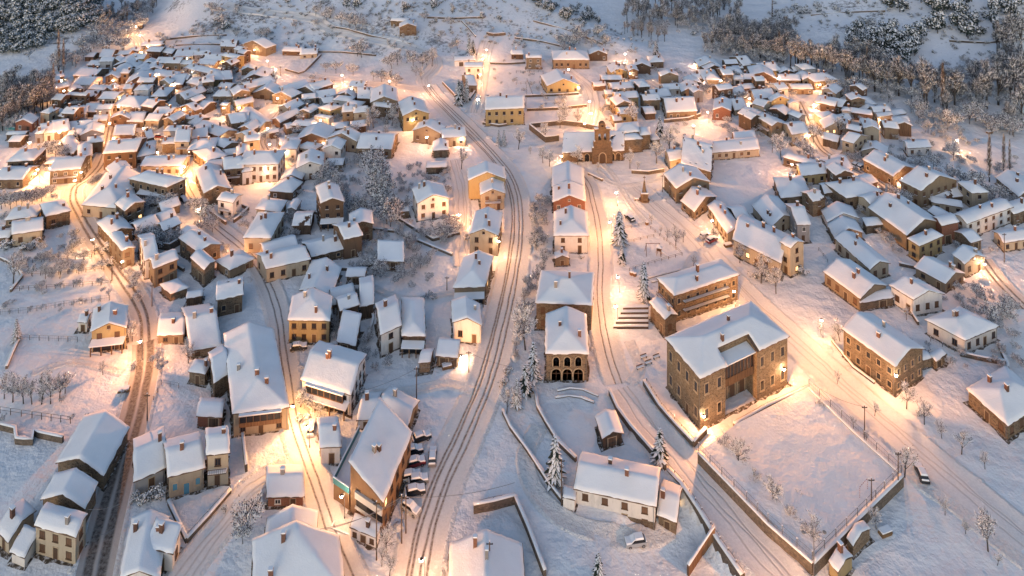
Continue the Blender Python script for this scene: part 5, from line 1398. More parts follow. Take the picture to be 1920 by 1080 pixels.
for k, s in TREE_DATA.items():
    for q in s.split():
        x, y, hh = [float(v) for v in q.split(',')]; tree(x, y, hh, k)
for (x0, y0), (x1, y1), n_, h_ in (((45, 494), (172, 484), 9, 14), ((60, 517), (195, 507), 10, 16), ((30, 546), (205, 533), 9, 12), ((205, 440), (265, 570), 8, 18), ((10, 592), (200, 564), 7, 9), ((1000, 400), (1015, 540), 6, 20), ((985, 560), (965, 690), 5, 18), ((905, 480), (925, 430), 3, 14), ((1795, 660), (1880, 690), 5, 12), ((640, 690), (690, 705), 3, 12)):
    rnd = random.Random(int(x0 + y1))
    for i in range(n_):
        t_ = (i + rnd.uniform(0, .8)) / n_; tree(x0 + (x1 - x0) * t_ + rnd.uniform(-3, 3), y0 + (y1 - y0) * t_ + rnd.uniform(-2, 2), h_ * rnd.uniform(.6, 1.2), 'h')
def in_poly(x, y, poly):
    c = False
    for (x0, y0), (x1, y1) in zip(poly, poly[1:] + poly[:1]):
        if (y0 > y) != (y1 > y) and x < (x1 - x0) * (y - y0) / (y1 - y0) + x0: c = not c
    return c
def scatter(poly, n, seed):
    rnd = random.Random(seed); xs = [p[0] for p in poly]; ys = [p[1] for p in poly]; out = []
    tries = 0
    while len(out) < n and tries < n * 60:
        tries += 1; x = rnd.uniform(min(xs), max(xs)); y = rnd.uniform(min(ys), max(ys))
        if in_poly(x, y, poly): out.append((x, y, rnd))
    return out
WOODS = [  # individuals that nothing tells apart share the label of their wood
 ('T', [(0, 190), (70, 182), (104, 178), (92, 205), (40, 238), (0, 250)], 30, (44, 62), 'tall bare tree in the grey wood at the western village edge', 'trees of the western wood'),
 ('h', [(95, 120), (130, 90), (215, 68), (245, 78), (235, 100), (180, 108), (130, 132), (100, 135)], 22, (16, 26), 'frosted shrub in the thicket above the far village houses', 'shrubs of the western thicket'),
 ('T', [(185, 15), (300, 0), (285, 30), (262, 38), (205, 66), (185, 66)], 26, (22, 36), 'tall bare tree in the belt beside the steep glowing lane', 'trees beside the steep lane'),
 ('o', [(965, 0), (1050, 0), (1110, 28), (1142, 46), (1090, 50), (1010, 16)], 40, (10, 19), 'dark evergreen in the scrub along the spur ridge', 'evergreens along the spur ridge'),
 ('h', [(1040, 90), (1100, 65), (1150, 60), (1140, 98), (1060, 104)], 12, (14, 24), 'frosted shrub in the hollow behind the hip-roofed bungalow', 'shrubs in the hollow'),
 ('T', [(1165, 40), (1200, 8), (1375, 0), (1385, 40), (1300, 54), (1180, 50)], 46, (26, 42), 'tall bare tree in the wood beyond the dark valley field', 'trees beyond the valley field'),
 ('T', [(1165, 62), (1215, 52), (1250, 80), (1240, 86), (1190, 74)], 14, (22, 32), 'bare tree in the small copse at the foot of the spur', 'trees of the spur copse'),
 ('T', [(1310, 100), (1345, 70), (1400, 58), (1480, 66), (1480, 122), (1420, 116), (1340, 110)], 52, (28, 46), 'tall bare tree in the wood behind the tree-side cluster', 'trees behind the upper cluster'),
 ('T', [(1480, 118), (1570, 110), (1650, 140), (1700, 165), (1690, 178), (1600, 158), (1500, 136)], 40, (36, 60), 'tall bare tree in the wood edge above the eastern cluster', 'trees of the eastern wood edge'),
 ('h', [(1570, 165), (1700, 175), (1760, 235), (1720, 240), (1690, 182), (1600, 180)], 14, (16, 28), 'frosted shrub at the foot of the eastern wood', 'shrubs at the eastern wood foot'),
 ('o', [(1570, 80), (1640, 62), (1720, 70), (1740, 110), (1700, 125), (1600, 112)], 40, (20, 32), 'dark evergreen massed on the slope of the eastern wood', 'evergreens of the eastern wood'),
 ('o', [(1655, 0), (1920, 0), (1920, 90), (1840, 75), (1740, 60), (1740, 30), (1665, 26)], 46, (16, 34), 'dark evergreen dotted on the upper eastern hillside', 'evergreens on the upper eastern hillside'),
 ('T', [(1860, 80), (1920, 70), (1920, 210), (1880, 190)], 20, (50, 76), 'tall bare tree in the dense frame-edge wood of the eastern slope', 'trees at the eastern frame edge'),
 ('h', [(1740, 225), (1800, 220), (1920, 215), (1920, 260), (1840, 255), (1760, 245)], 20, (18, 34), 'frosted shrub in the thicket beneath the tall poplar', 'shrubs beneath the tall poplar'),
 ('b', [(1440, 20), (1640, 10), (1640, 60), (1560, 60), (1440, 40)], 26, (6, 12), 'snowy scrub bush on the open eastern hillside', 'scrub on the eastern hillside'),
 ('h', [(1330, 165), (1395, 160), (1395, 195), (1340, 198)], 10, (10, 18), 'frosted garden shrub among the houses of the upper cluster', 'garden shrubs of the upper cluster'),
]
for wi, (k, poly, n, (h0, h1), lab, grp) in enumerate(WOODS):
    for x, y, rnd in scatter(poly, n, 100 + wi): tree(x, y, rnd.uniform(h0, h1), k, lab, grp)
# far wood: one mass nobody would count
def wood(name, lab, items):
    V_, Fc, Mi = [], [], []; off = 0
    base = {}
    for k in {i[3] for i in items}:
        for tm, cm, h0 in KINDS[k]:
            v = np.zeros(len(cm.vertices) * 3); cm.vertices.foreach_get('co', v)
            base.setdefault(k, []).append((v.reshape(-1, 3), [tuple(p.vertices) for p in cm.polygons], [p.material_index for p in cm.polygons], h0, [m.name for m in cm.materials]))
    for x, y, hpx, k, rnd in items:
        v, f, mi, h0, _ = rnd.choice(base[k]); p = P(x, y); s = hpx * p.y / F / h0; a = rnd.uniform(0, 6.28); ca, sa = math.cos(a), math.sin(a)
        q = v * s; q = np.stack([q[:, 0] * ca - q[:, 1] * sa + p.x, q[:, 0] * sa + q[:, 1] * ca + p.y, q[:, 2] + p.z], 1)
        V_.append(q); Fc += [tuple(i + off for i in t) for t in f]; Mi += mi; off += len(q)
    me = bpy.data.meshes.new(name); me.from_pydata(np.concatenate(V_).tolist(), [], Fc)
    for m in list(base.values())[0][0][4]: me.materials.append(MATS[m])
    me.polygons.foreach_set('material_index', Mi); me.update()
    tag(link(me, name), lab, None, kind='stuff')
its = [(x, y, r.uniform(11, 22), 'o', r) for x, y, r in scatter([(-40, -30), (215, -30), (190, 8), (190, 40), (170, 58), (120, 66), (95, 80), (80, 92), (40, 100), (-40, 108)], 620, 5)]
wood('forest', 'dense dark evergreen forest dusted with snow on the western hillside', its)
its = []
for k_, poly, n_, a_, b_ in (('T', [(1165, 45), (1190, 0), (1385, -10), (1390, 45), (1300, 56)], 70, 24, 40), ('T', [(1300, 104), (1345, 70), (1400, 56), (1490, 66), (1490, 126), (1420, 120)], 60, 26, 44), ('T', [(1480, 125), (1570, 108), (1660, 140), (1800, 180), (1930, 150), (1930, 215), (1800, 205), (1680, 182), (1590, 160)], 80, 36, 64),
        ('h', [(1480, 135), (1600, 110), (1750, 130), (1930, 100), (1930, 250), (1760, 235), (1690, 185)], 90, 12, 22), ('h', [(1320, 60), (1480, 50), (1480, 128), (1330, 108)], 120, 12, 22), ('h', [(1170, 40), (1390, 30), (1390, 62), (1180, 66)], 70, 8, 16), ('h', [(-30, 160), (60, 150), (105, 140), (108, 200), (20, 255), (-30, 255)], 110, 14, 26), ('h', [(170, 60), (300, -10), (285, 34), (250, 70), (190, 90)], 70, 10, 20)):
    its += [(x, y, r.uniform(a_, b_), k_, r) for x, y, r in scatter(poly, n_, len(its) + 9)]
wood('woodland', 'dense grey winter woodland with frosted twigs filling the valley and slope', its)
its = [(x, y, r.uniform(2.5, 6.5), 'b', r) for x, y, r in scatter([(300, 92), (420, -10), (960, -20), (1190, 60), (1270, 110), (1100, 100), (860, 80), (760, 98), (560, 92), (420, 80)], 620, 6)]
its += [(x, y, r.uniform(2.5, 8), 'b', r) for x, y, r in scatter([(1440, 0), (1920, -10), (1920, 130), (1750, 100), (1600, 60), (1440, 70)], 200, 8)]
wood('heather', 'scattered low heather and stones poking through snow on the spur', its)
def garden(poly, n, seed, a_, b_, ks):
    out = []
    for x, y, r in scatter(poly, n * 6, seed):
        if len(out) >= n: break
        p = P(x, y)
        if inside_house(p.x, p.y, .6) or on_road(p.x, p.y, 1.2): continue
        if mnoise.noise(Vector((p.x * .06, p.y * .06, seed))) < -.05: continue
        out.append((x, y, r.uniform(a_, b_), r.choice(ks), r))
    return out
its = garden([(60, 345), (100, 165), (330, 95), (620, 150), (800, 230), (860, 330), (860, 470), (600, 560), (420, 480), (250, 420)], 420, 21, 6, 14, 'h')
its += garden([(1290, 150), (1420, 105), (1700, 180), (1900, 270), (1920, 480), (1600, 480), (1480, 330), (1320, 230)], 330, 22, 6, 14, 'h')
its += garden([(0, 360), (140, 380), (240, 560), (0, 560)], 45, 23, 8, 18, 'h') + garden([(0, 560), (200, 560), (210, 800), (0, 800)], 14, 26, 6, 14, 'h') + garden([(1000, 380), (1030, 380), (1010, 560), (975, 640)], 40, 27, 8, 18, 'h') + garden([(1560, 560), (1900, 520), (1920, 700), (1700, 690)], 50, 28, 8, 18, 'h') + garden([(560, 480), (840, 470), (760, 700), (600, 700)], 60, 24, 8, 18, 'h') + garden([(900, 110), (1320, 130), (1300, 300), (980, 250)], 90, 25, 5, 11, 'h')
wood('shrubbery', 'frosted low shrubbery filling the gardens between the houses', its)
be = MB()
for H in HOUSES:
    if H['z0'] > .3 or H['z0'] < -.3: continue
    c, s = math.cos(H['rz']), math.sin(H['rz']); o_ = H['ov']; ring = []
    cor = [(o_, o_), (H['w'] - o_, o_), (H['w'] - o_, H['d'] - o_), (o_, H['d'] - o_)]
    for (u0, v0), (u1, v1) in zip(cor, cor[1:] + cor[:1]):
        L_ = math.hypot(u1 - u0, v1 - v0); k_ = max(2, int(L_ / 1.3))
        for i in range(k_):
            u, v = u0 + (u1 - u0) * i / k_, v0 + (v1 - v0) * i / k_; mu, mv = u - H['w'] / 2, v - H['d'] / 2; r_ = math.hypot(mu, mv) + .01
            ex = .55 + .75 * mnoise.noise(Vector((H['cx'] + u * .5, H['cy'] + v * .5, 2)))
            sgn = (1 if abs(mu) > H['w'] / 2 - o_ - .01 else 0, 1 if abs(mv) > H['d'] / 2 - o_ - .01 else 0)
            pair = []
            for e_ in (-.3, max(.12, ex)):
                q = H['V'](u + e_ * sgn[0] * (1 if mu > 0 else -1), v + e_ * sgn[1] * (1 if mv > 0 else -1), 0); pair.append((H['cx'] + c * q[0] - s * q[1], H['cy'] + s * q[0] + c * q[1]))
            ring.append(pair)
    n0 = len(be.v); zz = .006 + .0004 * (len(be.v) % 7)
    for a_, b_ in ring: be.v += [(*a_, zz + .06), (*b_, zz)]
    K = len(ring)
    for i in range(K): j = (i + 1) % K; be.f.append((n0 + 2 * i, n0 + 2 * i + 1, n0 + 2 * j + 1, n0 + 2 * j)); be.m.append(0)
tag(be.build('bare_earth', 'bare_earth'), 'thawed brown strips of earth and slush along the house walls', None, kind='stuff')
hp_ = MB()
for line, rd in zip(LINES, ROADS):
    if rd[0] == 'snow_trampled': continue
    rnd = random.Random(len(line))
    for i in range(3, len(line) - 1, 4):
        if rnd.random() < .55: continue
        t = (line[i] - line[i - 1]).normalized(); q = line[i] + Vector((t.y, -t.x, 0)) * (rd[1] / 2 + rnd.uniform(.9, 2.0)) * rnd.choice((-1, 1))
        if q.z > .3 or inside_house(q.x, q.y, .3) or on_road(q.x, q.y, .5): continue
        r = rnd.uniform(.6, 1.5); hh = r * rnd.uniform(.35, .6); nn = 9; vs = [(q.x, q.y, q.z + hh)]
        for k2, (fr, fz) in enumerate(((.5, .75), (.85, .35), (1.1, -.1))):
            for j in range(nn): a_ = 6.283 * j / nn; jr = r * fr * rnd.uniform(.8, 1.2); vs.append((q.x + jr * math.cos(a_), q.y + jr * math.sin(a_), q.z + hh * fz))
        hp_.add(vs, [(0, 1 + j, 1 + (j + 1) % nn) for j in range(nn)] + [(1 + k2 * nn + j, 1 + (k2 + 1) * nn + j, 1 + (k2 + 1) * nn + (j + 1) % nn, 1 + k2 * nn + (j + 1) % nn) for k2 in range(2) for j in range(nn)])
tag(hp_.build('snow_heaps', 'snow_trampled', smooth=True), 'heaps of shovelled and ploughed snow lying along the roadsides', None, kind='stuff')
rr = random.Random(77)
for x, y, hh, k in [(395, 28, 22, 'h'), (410, 30, 18, 'h'), (420, 60, 22, 'o'), (416, 50, 20, 'h'), (363, 70, 16, 'h'), (446, 28, 14, 'h'), (490, 78, 22, 'h'), (500, 70, 18, 'h'), (540, 8, 16, 'o'), (555, 55, 16, 'h'), (595, 48, 12, 'h'), (592, 30, 20, 'h'), (612, 40, 20, 'h'), (620, 34, 22, 'h'), (640, 48, 24, 'h'), (655, 52, 26, 'h'), (668, 56, 24, 'h'), (680, 52, 18, 'h'), (650, 15, 18, 'o'), (665, 18, 22, 'o'), (757, 22, 20, 'o'), (812, 20, 22, 'o'), (848, 26, 14, 'o'), (904, 38, 16, 'o'), (938, 40, 14, 'o'), (670, 106, 24, 'h'), (678, 108, 30, 'h'), (660, 100, 16, 'h'), (735, 130, 26, 'h'), (745, 122, 24, 'h'), (775, 124, 26, 'h'), (792, 128, 24, 'h'), (800, 122, 24, 'h'), (780, 142, 16, 'h'), (630, 138, 20, 'h'), (662, 142, 20, 'h'), (610, 135, 16, 'h'), (740, 92, 10, 'h'), (795, 40, 14, 'h'), (815, 45, 12, 'o'), (840, 45, 12, 'h'), (815, 62, 10, 'h'), (828, 68, 10, 'h'), (858, 92, 18, 'h'), (845, 96, 14, 'h'), (380, 58, 12, 'h'), (445, 70, 10, 'h'), (1072, 20, 10, 'o'), (1118, 66, 14, 'o'), (1132, 72, 12, 'o'), (1300, 66, 10, 'b'), (1460, 58, 14, 'o'), (1488, 68, 16, 'o'), (1540, 46, 10, 'o'), (1625, 48, 12, 'o'), (1670, 62, 26, 'o'), (1755, 56, 34, 'o'), (1815, 72, 34, 'o'), (1868, 62, 34, 'o'), (55, 112, 16, 'h'), (36, 132, 12, 'b'), (300, 76, 14, 'h'), (310, 82, 14, 'h')]:
    tree(x, y, hh, k)
# ------------------------------------------------------------------ street lamps
LAMP_POS = """1158,519 1154,574 1155,361 1143,416 1053,282 912,93 804,160 1172,101 1303,106 1319,767 1470,681 1680,698 1376,546 1335,413 1275,310 1692,334 1485,308 1846,483 1598,379 935,442 861,402 866,645 549,757 262,640 173,449 228,490 340,322 95,300 140,338 445,452 372,392
265,84 277,87 115,147 120,170 268,101 212,130 228,172 236,151 292,114 325,131 417,109 477,89 350,88 390,92 501,114 517,130 449,162 360,117 420,127 205,231 111,248 55,267 66,292 344,189 419,202 337,202 269,240 355,235 416,227 386,255 295,276 340,290
520,184 501,225 606,241 601,225 534,277 659,157 641,141 730,152 774,222 800,257 865,245 1182,131 1105,190 1096,232 1108,212 1352,151 1321,130 1419,131 1459,147 1537,152 1406,175 1527,186 1327,210 1507,216 1517,245 1529,187 1649,216 1582,286 1795,262 900,140 905,110 255,50 262,66 1085,150 1066,130
790,1050 620,1040 640,930 575,800 1300,235 1590,640 1540,600 985,900 1760,840 1250,700 1478,1118 222,200 213,240 345,312 152,318 70,318 505,270 498,302 1505,205""".split()
BIG = {'868,645': .45, '1158,519': .75, '1154,574': .8, '1319,767': 1.5, '1470,681': 1.4, '1478,1118': 1.2, '1680,698': 1.1, '549,757': 1.4, '262,640': 1.6, '861,402': 1.6, '1846,483': 1.3, '1053,282': .8, '985,900': 0, '1760,840': 0, '1250,700': 0, '1590,640': 0, '1420,800': .7, '620,1040': .6, '640,930': .5, '1540,600': .9, '140,338': 1.2, '95,300': 1.2, '575,800': .9, '445,452': 1.2, '1327,210': 1.4, '1105,190': 1.4, '1096,232': 1.2}
HGT = {'1319,767': 3.6, '1470,681': 5.2, '1680,698': 5.6, '1376,546': 6.0}
def lamp_parts(wall):
    m = MB(); b = MB()
    m.lathe((0, 0, 0), [(.10, .34), (.26, .26), (.30, .12), (.24, .06)], 8)
    b.lathe((0, 0, 0), [(.1, -.28), (.27, -.14), (.3, .0), (.2, .1)], 8)
    return m.mesh('lantern', ['iron']), b.mesh('bulb', ['bulb'])
LM, LB = lamp_parts(False)
LAMPS = []
# ---- outhouses and cottages filling the old village between the traced ones
def infill(poly, n, seed):
    rnd = random.Random(seed); k = 0
    for x, y, _ in scatter(poly, n * 14, seed):
        if k >= n: break
        p = P(x, y); w = rnd.uniform(5, 9.5); d = rnd.uniform(5, 8); h = rnd.choice((2.6, 3.0, 4.6, 5.2, 5.6)); r = max(w, d) * .5
        if p.z > 1 or on_road(p.x, p.y, r * .75): continue
        if any(inside_house(p.x + dx * r * .7, p.y + dy * r * .7, .3) for dx, dy in ((0, 0), (1, 0), (-1, 0), (0, 1), (0, -1))): continue
        if any(abs(x - lx) * p.y / F < r + .8 and abs(y + 12 - ly) < 14 for lx, ly in LP): continue
        H = min(HOUSES, key=lambda q: (q['cx'] - p.x) ** 2 + (q['cy'] - p.y) ** 2); a = H['rz'] + rnd.uniform(-.12, .12)
        e = Vector((math.cos(a), math.sin(a), 0)); nn = Vector((-e.y, e.x, 0)); up = Vector((0, 0, h))
        A = p - e * w / 2 - nn * d / 2; B = p + e * w / 2 - nn * d / 2; C = A + nn * d
        house(px(A + up), px(B + up), px(C + up), 'l', h * F / ((A.y + B.y) / 2), rnd.choice('pppggh'), rnd.choice('ssbbocwdk' if h > 4 else 'sbddo'), {'grow': 1, **({'z': True} if h < 4 else {})}); k += 1
    return k
LP = [[float(v) for v in q.split(',')] for q in LAMP_POS]
infill([(70, 330), (100, 165), (200, 118), (330, 100), (470, 112), (520, 165), (640, 185), (690, 230), (690, 290), (560, 330), (420, 350), (250, 340)], 62, 3)
infill([(1300, 140), (1420, 115), (1560, 150), (1650, 200), (1700, 250), (1560, 290), (1400, 240), (1310, 190)], 26, 4)
infill([(1500, 330), (1560, 300), (1760, 330), (1900, 420), (1880, 470), (1700, 470), (1480, 400)], 10, 5)
infill([(190, 385), (480, 385), (560, 560), (430, 620), (300, 540)], 9, 7)
infill([(490, 400), (680, 430), (700, 640), (570, 600)], 8, 8)
infill([(1120, 130), (1330, 150), (1330, 215), (1130, 225)], 8, 6)
ENERGY = 6600
def lamp(key):
    x, y = [float(v) for v in key.split(',')]
    e = BIG.get(key, 1.0) * (.8 if y < 270 else 1)
    if e == 0: return
    zg = max(0, P(x, y + 20).z)
    hz = HGT.get(key, 4.8); p = on_plane(x, y, zg + hz)
    H = None
    for _ in range(60):
        H = inside_house(p.x, p.y, .35)
        if not H: break
        dv = Vector((-p.x, -p.y, 0)).normalized() * .3; p += dv
    Hn = inside_house(p.x, p.y, 1.6)
    root = empty('street_lamp', (p.x, p.y, zg))
    ps = MB()
    if Hn:
        root.name = 'wall_lamp'
        q = Vector((Hn['cx'] - p.x, Hn['cy'] - p.y, 0)); 
        c, s = math.cos(Hn['rz']), math.sin(Hn['rz']); u = c * -q.x + s * -q.y; v = -s * -q.x + c * -q.y; u -= Hn['sh'] * v
        hw, hd = Hn['w'] / 2 - Hn['ov'], Hn['d'] / 2 - Hn['ov']; cu, cv = max(-hw, min(hw, u)), max(-hd, min(hd, v)); cu += Hn['sh'] * cv
        wx, wy = Hn['cx'] + c * cu - s * cv - p.x, Hn['cy'] + s * cu + c * cv - p.y
        hz = min(hz, Hn['h'] - .7)
        ps.tube((wx, wy, hz + .1), (wx * .3, wy * .3, hz + .42), .035, .03, 5); ps.tube((wx * .3, wy * .3, hz + .42), (0, 0, hz + .3), .03, .03, 5); ps.build('bracket', 'iron', root)
    else:
        ps.tube((.55, .3, -.3), (.55, .3, hz + .25), .075, .05, 6); ps.tube((.55, .3, hz + .25), (0, 0, hz + .38), .035, .03, 5); ps.lathe((.55, .3, 0), [(.14, 0), (.14, .5), (.08, .6)], 6); ps.build('pole', 'galvanised', root)
    link(LM, 'lantern', root, (0, 0, hz)); link(LB, 'bulb', root, (0, 0, hz))
    L = bpy.data.lights.new('lamp_light', 'POINT'); L.energy = ENERGY * e * R.uniform(.85, 1.15); L.color = (1, .415 + R.uniform(-.02, .03), .115 + R.uniform(-.015, .025)); L.shadow_soft_size = .25
    L.use_nodes = True; ln = L.node_tree.nodes; ff = ln.new('ShaderNodeLightFalloff'); ff.inputs['Strength'].default_value = 1; ff.inputs['Smooth'].default_value = 300
    L.node_tree.links.new(ff.outputs['Quadratic'], ln['Emission'].inputs['Strength'])
    lo = bpy.data.objects.new('lamp_light', L); COL.objects.link(lo); lo.parent = root; lo.location = (0, -.12, hz - .45)
    LAMPS.append((root, x, y))
for q in LAMP_POS: lamp(q)
# ------------------------------------------------------------------ cars
def car_meshes():
    def body(cabh, paint):
        m = MB()
        prof = [(-2.1, .35), (-2.12, .75), (-1.95, .92), (-.75, 1.0), (.0, 1.0), (1.5, 1.0), (2.0, .92), (2.08, .6), (2.05, .35)]
        n = len(prof); W = .84
        for sgn, yy in ((-1, -W), (1, W)): pass
        vs = []
        for y, ins in ((-W, 0), (W, 0)): vs += [(x, y, z) for x, z in prof]
        fs = [(i, i + 1, n + i + 1, n + i) for i in range(n - 1)] + [tuple(range(n - 1, -1, -1)), tuple(range(n, 2 * n)), (n - 1, 0, n, 2 * n - 1)]
        m.add(vs, fs)
        for x in (-1.3, 1.3):
            for y in (-.86, .8): m.box(x - .42, x + .42, y, y + .06, .5, .72)
        for y in (-.98, .86): m.box(-.72, -.56, y, y + .12, .98, 1.1)
        return m
    out = {}
    for paint in ('car_grey', 'car_dark', 'car_white', 'car_red', 'car_silver'): out[paint] = body(1.45, paint).mesh('body', [paint])
    g = MB(); vs = []
    for z, x0, x1, y in ((1.0, -.95, 1.75, .78), (1.45, -.25, 1.35, .62)): vs += [(x0, -y, z), (x1, -y, z), (x1, y, z), (x0, y, z)]
    g.add(vs, [(0, 1, 5, 4), (1, 2, 6, 5), (2, 3, 7, 6), (3, 0, 4, 7), (4, 5, 6, 7)]); out['glass'] = g.mesh('window_glass', ['car_glass'])
    s = MB()
    def slab(x0, x1, y, z, t):
        s.add([(x0, -y, z), (x1, -y, z), (x1, y, z), (x0, y, z), (x0 + .12, -y + .12, z + t), (x1 - .12, -y + .12, z + t), (x1 - .12, y - .12, z + t), (x0 + .12, y - .12, z + t)], [(0, 1, 5, 4), (1, 2, 6, 5), (2, 3, 7, 6), (3, 0, 4, 7), (4, 5, 6, 7)])
    slab(-.34, 1.44, .68, 1.44, .3); slab(-2.02, -.92, .78, .93, .24)
    s.add([(-.95, -.74, 1.02), (-.95, .74, 1.02), (-.28, .6, 1.46), (-.28, -.6, 1.46), (-1.05, -.74, 1.12), (-1.05, .74, 1.12), (-.36, .6, 1.58), (-.36, -.6, 1.58)], [(4, 7, 6, 5), (0, 3, 7, 4), (1, 5, 6, 2), (0, 4, 5, 1)])
    slab(1.72, 2.05, .72, .95, .2)
    out['snow'] = s.mesh('snow_cover', ['tree_snow'])
    w = MB(); w.tube((0, -.1, 0), (0, .1, 0), .33, .33, 14); out['tyre'] = w.mesh('wheel', ['rubber']); r = MB(); r.tube((0, -.115, 0), (0, .115, 0), .2, .2, 10); out['rim'] = r.mesh('rim', ['rim'])
    h = MB(); h.box(-.04, .03, -.16, .16, -.08, .08); out['head'] = h.mesh('headlight', ['frame_white']); out['headon'] = h.mesh('headlight', ['headlight'])
    return out
CM = car_meshes()
def car(x, y, tx, ty, paint, label, lit=False, s=1.0):
    p = P(x, y); q = P(tx, ty); a = math.atan2(q.y - p.y, q.x - p.x) + math.pi
    root = empty('parked_car' if not lit else 'moving_car', p, a); root.scale = (s, s, s)
    link(CM[paint], 'body', root); link(CM['glass'], 'window_glass', root); link(CM['snow'], 'snow_cover', root)
    for wx in (-1.3, 1.3):
        for wy in (-.78, .78): o = link(CM['tyre'], 'wheel', root, (wx, wy, .33)); link(CM['rim'], 'rim', o)
    for wy in (-.6, .6): link(CM['headon' if lit else 'head'], 'headlight', root, (-2.09, wy, .68))
    if lit:
        L = bpy.data.lights.new('beam', 'SPOT'); L.energy = 2500; L.color = (1, .85, .6); L.spot_size = math.radians(60); L.shadow_soft_size = .15
        lo = bpy.data.objects.new('beam', L); COL.objects.link(lo); lo.parent = root; lo.location = (-2.3, 0, .8); lo.rotation_euler = (0, math.radians(78), math.pi)
    tag(root, label, 'car', 'cars in the village'); LABELS.add(label)
for a in [(1192, 1021, 1160, 1021, 'car_silver', 'snowed-in silver car parked in front of the long white farmhouse'),
 (811, 862, 813, 830, 'car_grey', 'grey car standing free beside the main road'), (779, 872, 800, 866, 'car_red', 'car under snow in the parking row, below the dark one'),
 (775, 850, 797, 844, 'car_dark', 'dark car in the row along the orange apartment house'), (770, 898, 792, 893, 'car_white', 'white snow-buried car in the parking row'), (784, 905, 800, 902, 'car_grey', 'grey car squeezed behind the white one in the parking row'),
 (778, 926, 798, 921, 'car_dark', 'snow-roofed dark car lowest in the parking row'), (790, 825, 808, 818, 'car_dark', 'dark car topmost in the parking row'), (770, 958, 785, 968, 'car_silver', 'silver car beside the utility pole below the parking row'),
 (1334, 453, 1350, 445, 'car_red', 'red car in front of the lamp-lit low house'), (1322, 445, 1336, 438, 'car_silver', 'snow-white car beside the red one'), (1181, 412, 1170, 402, 'car_dark', 'dark car by the tall plaza conifer'),
 (1728, 893, 1722, 880, 'car_dark', 'black car alone on the trampled street by the court corner'), (1604, 312, 1614, 306, 'car_white', 'white car at the bend of the brown street'), (1614, 316, 1624, 311, 'car_silver', 'second snowy car at the bend of the brown street'),
 (1684, 352, 1690, 360, 'car_grey', 'car by the ochre gable-ended house'), (560, 655, 580, 652, 'car_dark', 'dark snow-capped car below the half yellow half brown house'), (622, 658, 630, 650, 'car_dark', 'car by the leaning timber barn'),
 (584, 808, 586, 796, 'car_silver', 'car at the gate of the pale guesthouse'), (1519, 222, 1524, 232, 'car_white', 'white car on the brown thawed street'), (300, 258, 306, 258, 'car_red', 'car among the old village houses'), (545, 405, 556, 404, 'car_dark', 'vehicle under snow beside the grey shed'), (345, 378, 352, 384, 'car_dark', 'car by the school-like building')]: car(*a)
car(897, 186, 894, 200, 'car_white', 'car with glowing headlights coming down the upper street', True)
# ------------------------------------------------------------------ utility poles and cables
POLES = {}
def pole(x, y, hpx, label):
    p = P(x, y); h = hpx * p.y / F; root = empty('utility_pole', p); m = MB(); m.tube((0, 0, -.3), (0, 0, h), .14, .09, 8); m.build('shaft', 'wood_pole', root)
    m = MB(); m.box(-.6, .6, -.05, .05, h - .55, h - .42); [m.lathe((x_, 0, h - .42), [(.05, 0), (.06, .12), (.02, .18)], 6) for x_ in (-.5, 0, .5)]; m.build('crossarm', 'iron', root)
    m = MB(); m.lathe((0, 0, h), [(.11, 0), (.12, .12), (.04, .2)], 7); m.build('snow_cap', 'tree_snow', root)
    tag(root, label, 'utility pole'); LABELS.add(label); return Vector((p.x, p.y, h - .3))
PL = [pole(*a) for a in [(781, 750, 62, 'leaning utility pole in the yard behind the orange apartment house'), (753, 1020, 92, 'utility pole beside the carport of the orange apartment house'), (761, 1000, 70, 'second utility pole by the snowed garden of the orange apartment house'), (706, 1050, 110, 'tall pole in the snowy verge between the lowest lanes'), (879, 700, 42, 'thin pole beside the main road below the lit white gable house'), (1684, 922, 75, 'tall wooden pole at the court corner'), (1621, 828, 68, 'wooden pole beside the court wall and trampled street'), (1634, 958, 62, 'slim mast at the court fence'), (276, 790, 52, 'pole beside the ploughed road bend'), (285, 575, 42, 'pole beside the rutted climbing road'), (210, 527, 32, 'pole at the middle terrace fence'), (582, 440, 38, 'pole in the yard of the tall brown house'), (838, 544, 26, 'pole in the snowy orchard below the flat-fronted shed'), (1242, 360, 32, 'plaza mast with a round snow cap'), (1055, 1030, 0.1, 'x')][:-1]]
PL += [pole(*a) for a in [(1053, 950, 90, 'thin pole in front of the big spruce by the white farmhouse'), (1883, 492, 55, 'pole on the garden terrace by the arched-door cottage'), (918, 1085, 70, 'thin pole on the roof edge side of the wide gable house'), (131, 178, 16, 'pole in the glowing square by the poplars'), (51, 286, 20, 'pole beside the lit square lane'), (519, 274, 22, 'pole at the curving old lane'), (526, 142, 18, 'pole at the snowfield edge road'), (915, 205, 28, 'tall pole by the upper street headlights'), (1448, 286, 20, 'pole on the bare snow slope of the meadow'), (1614, 492, 26, 'pole on the long downhill cottage side')]]
def cable(a, b, sag, lab):
    m = MB(); n = 14; pr = None
    for i in range(n + 1):
        t = i / n; q = a.lerp(b, t) - Vector((0, 0, sag * 4 * t * (1 - t)))
        if pr is not None: m.tube(pr - a, q - a, .035, .035, 4, cap=False)
        pr = q
    o = m.build('cable', 'galvanised', None, a); tag(o, lab, 'cable'); LABELS.add(lab)
W2 = lambda x, y, z: on_plane(x, y, z)
cable(PL[1], W2(965, 905, 8), 1.0, 'snowy cable sagging across the main road from the carport pole')
cable(PL[1], W2(612, 992, 7), .8, 'upper frosted cable from the carport pole across the lowest lane')
cable(PL[2], W2(600, 992, 6), .8, 'lower frosted cable from the carport pole across the lowest lane')
cable(PL[0], W2(670, 735, 7), .6, 'cable from the leaning pole to the pale guesthouse')
cable(PL[0], PL[4], .9, 'cable from the leaning pole over the snowy yard')
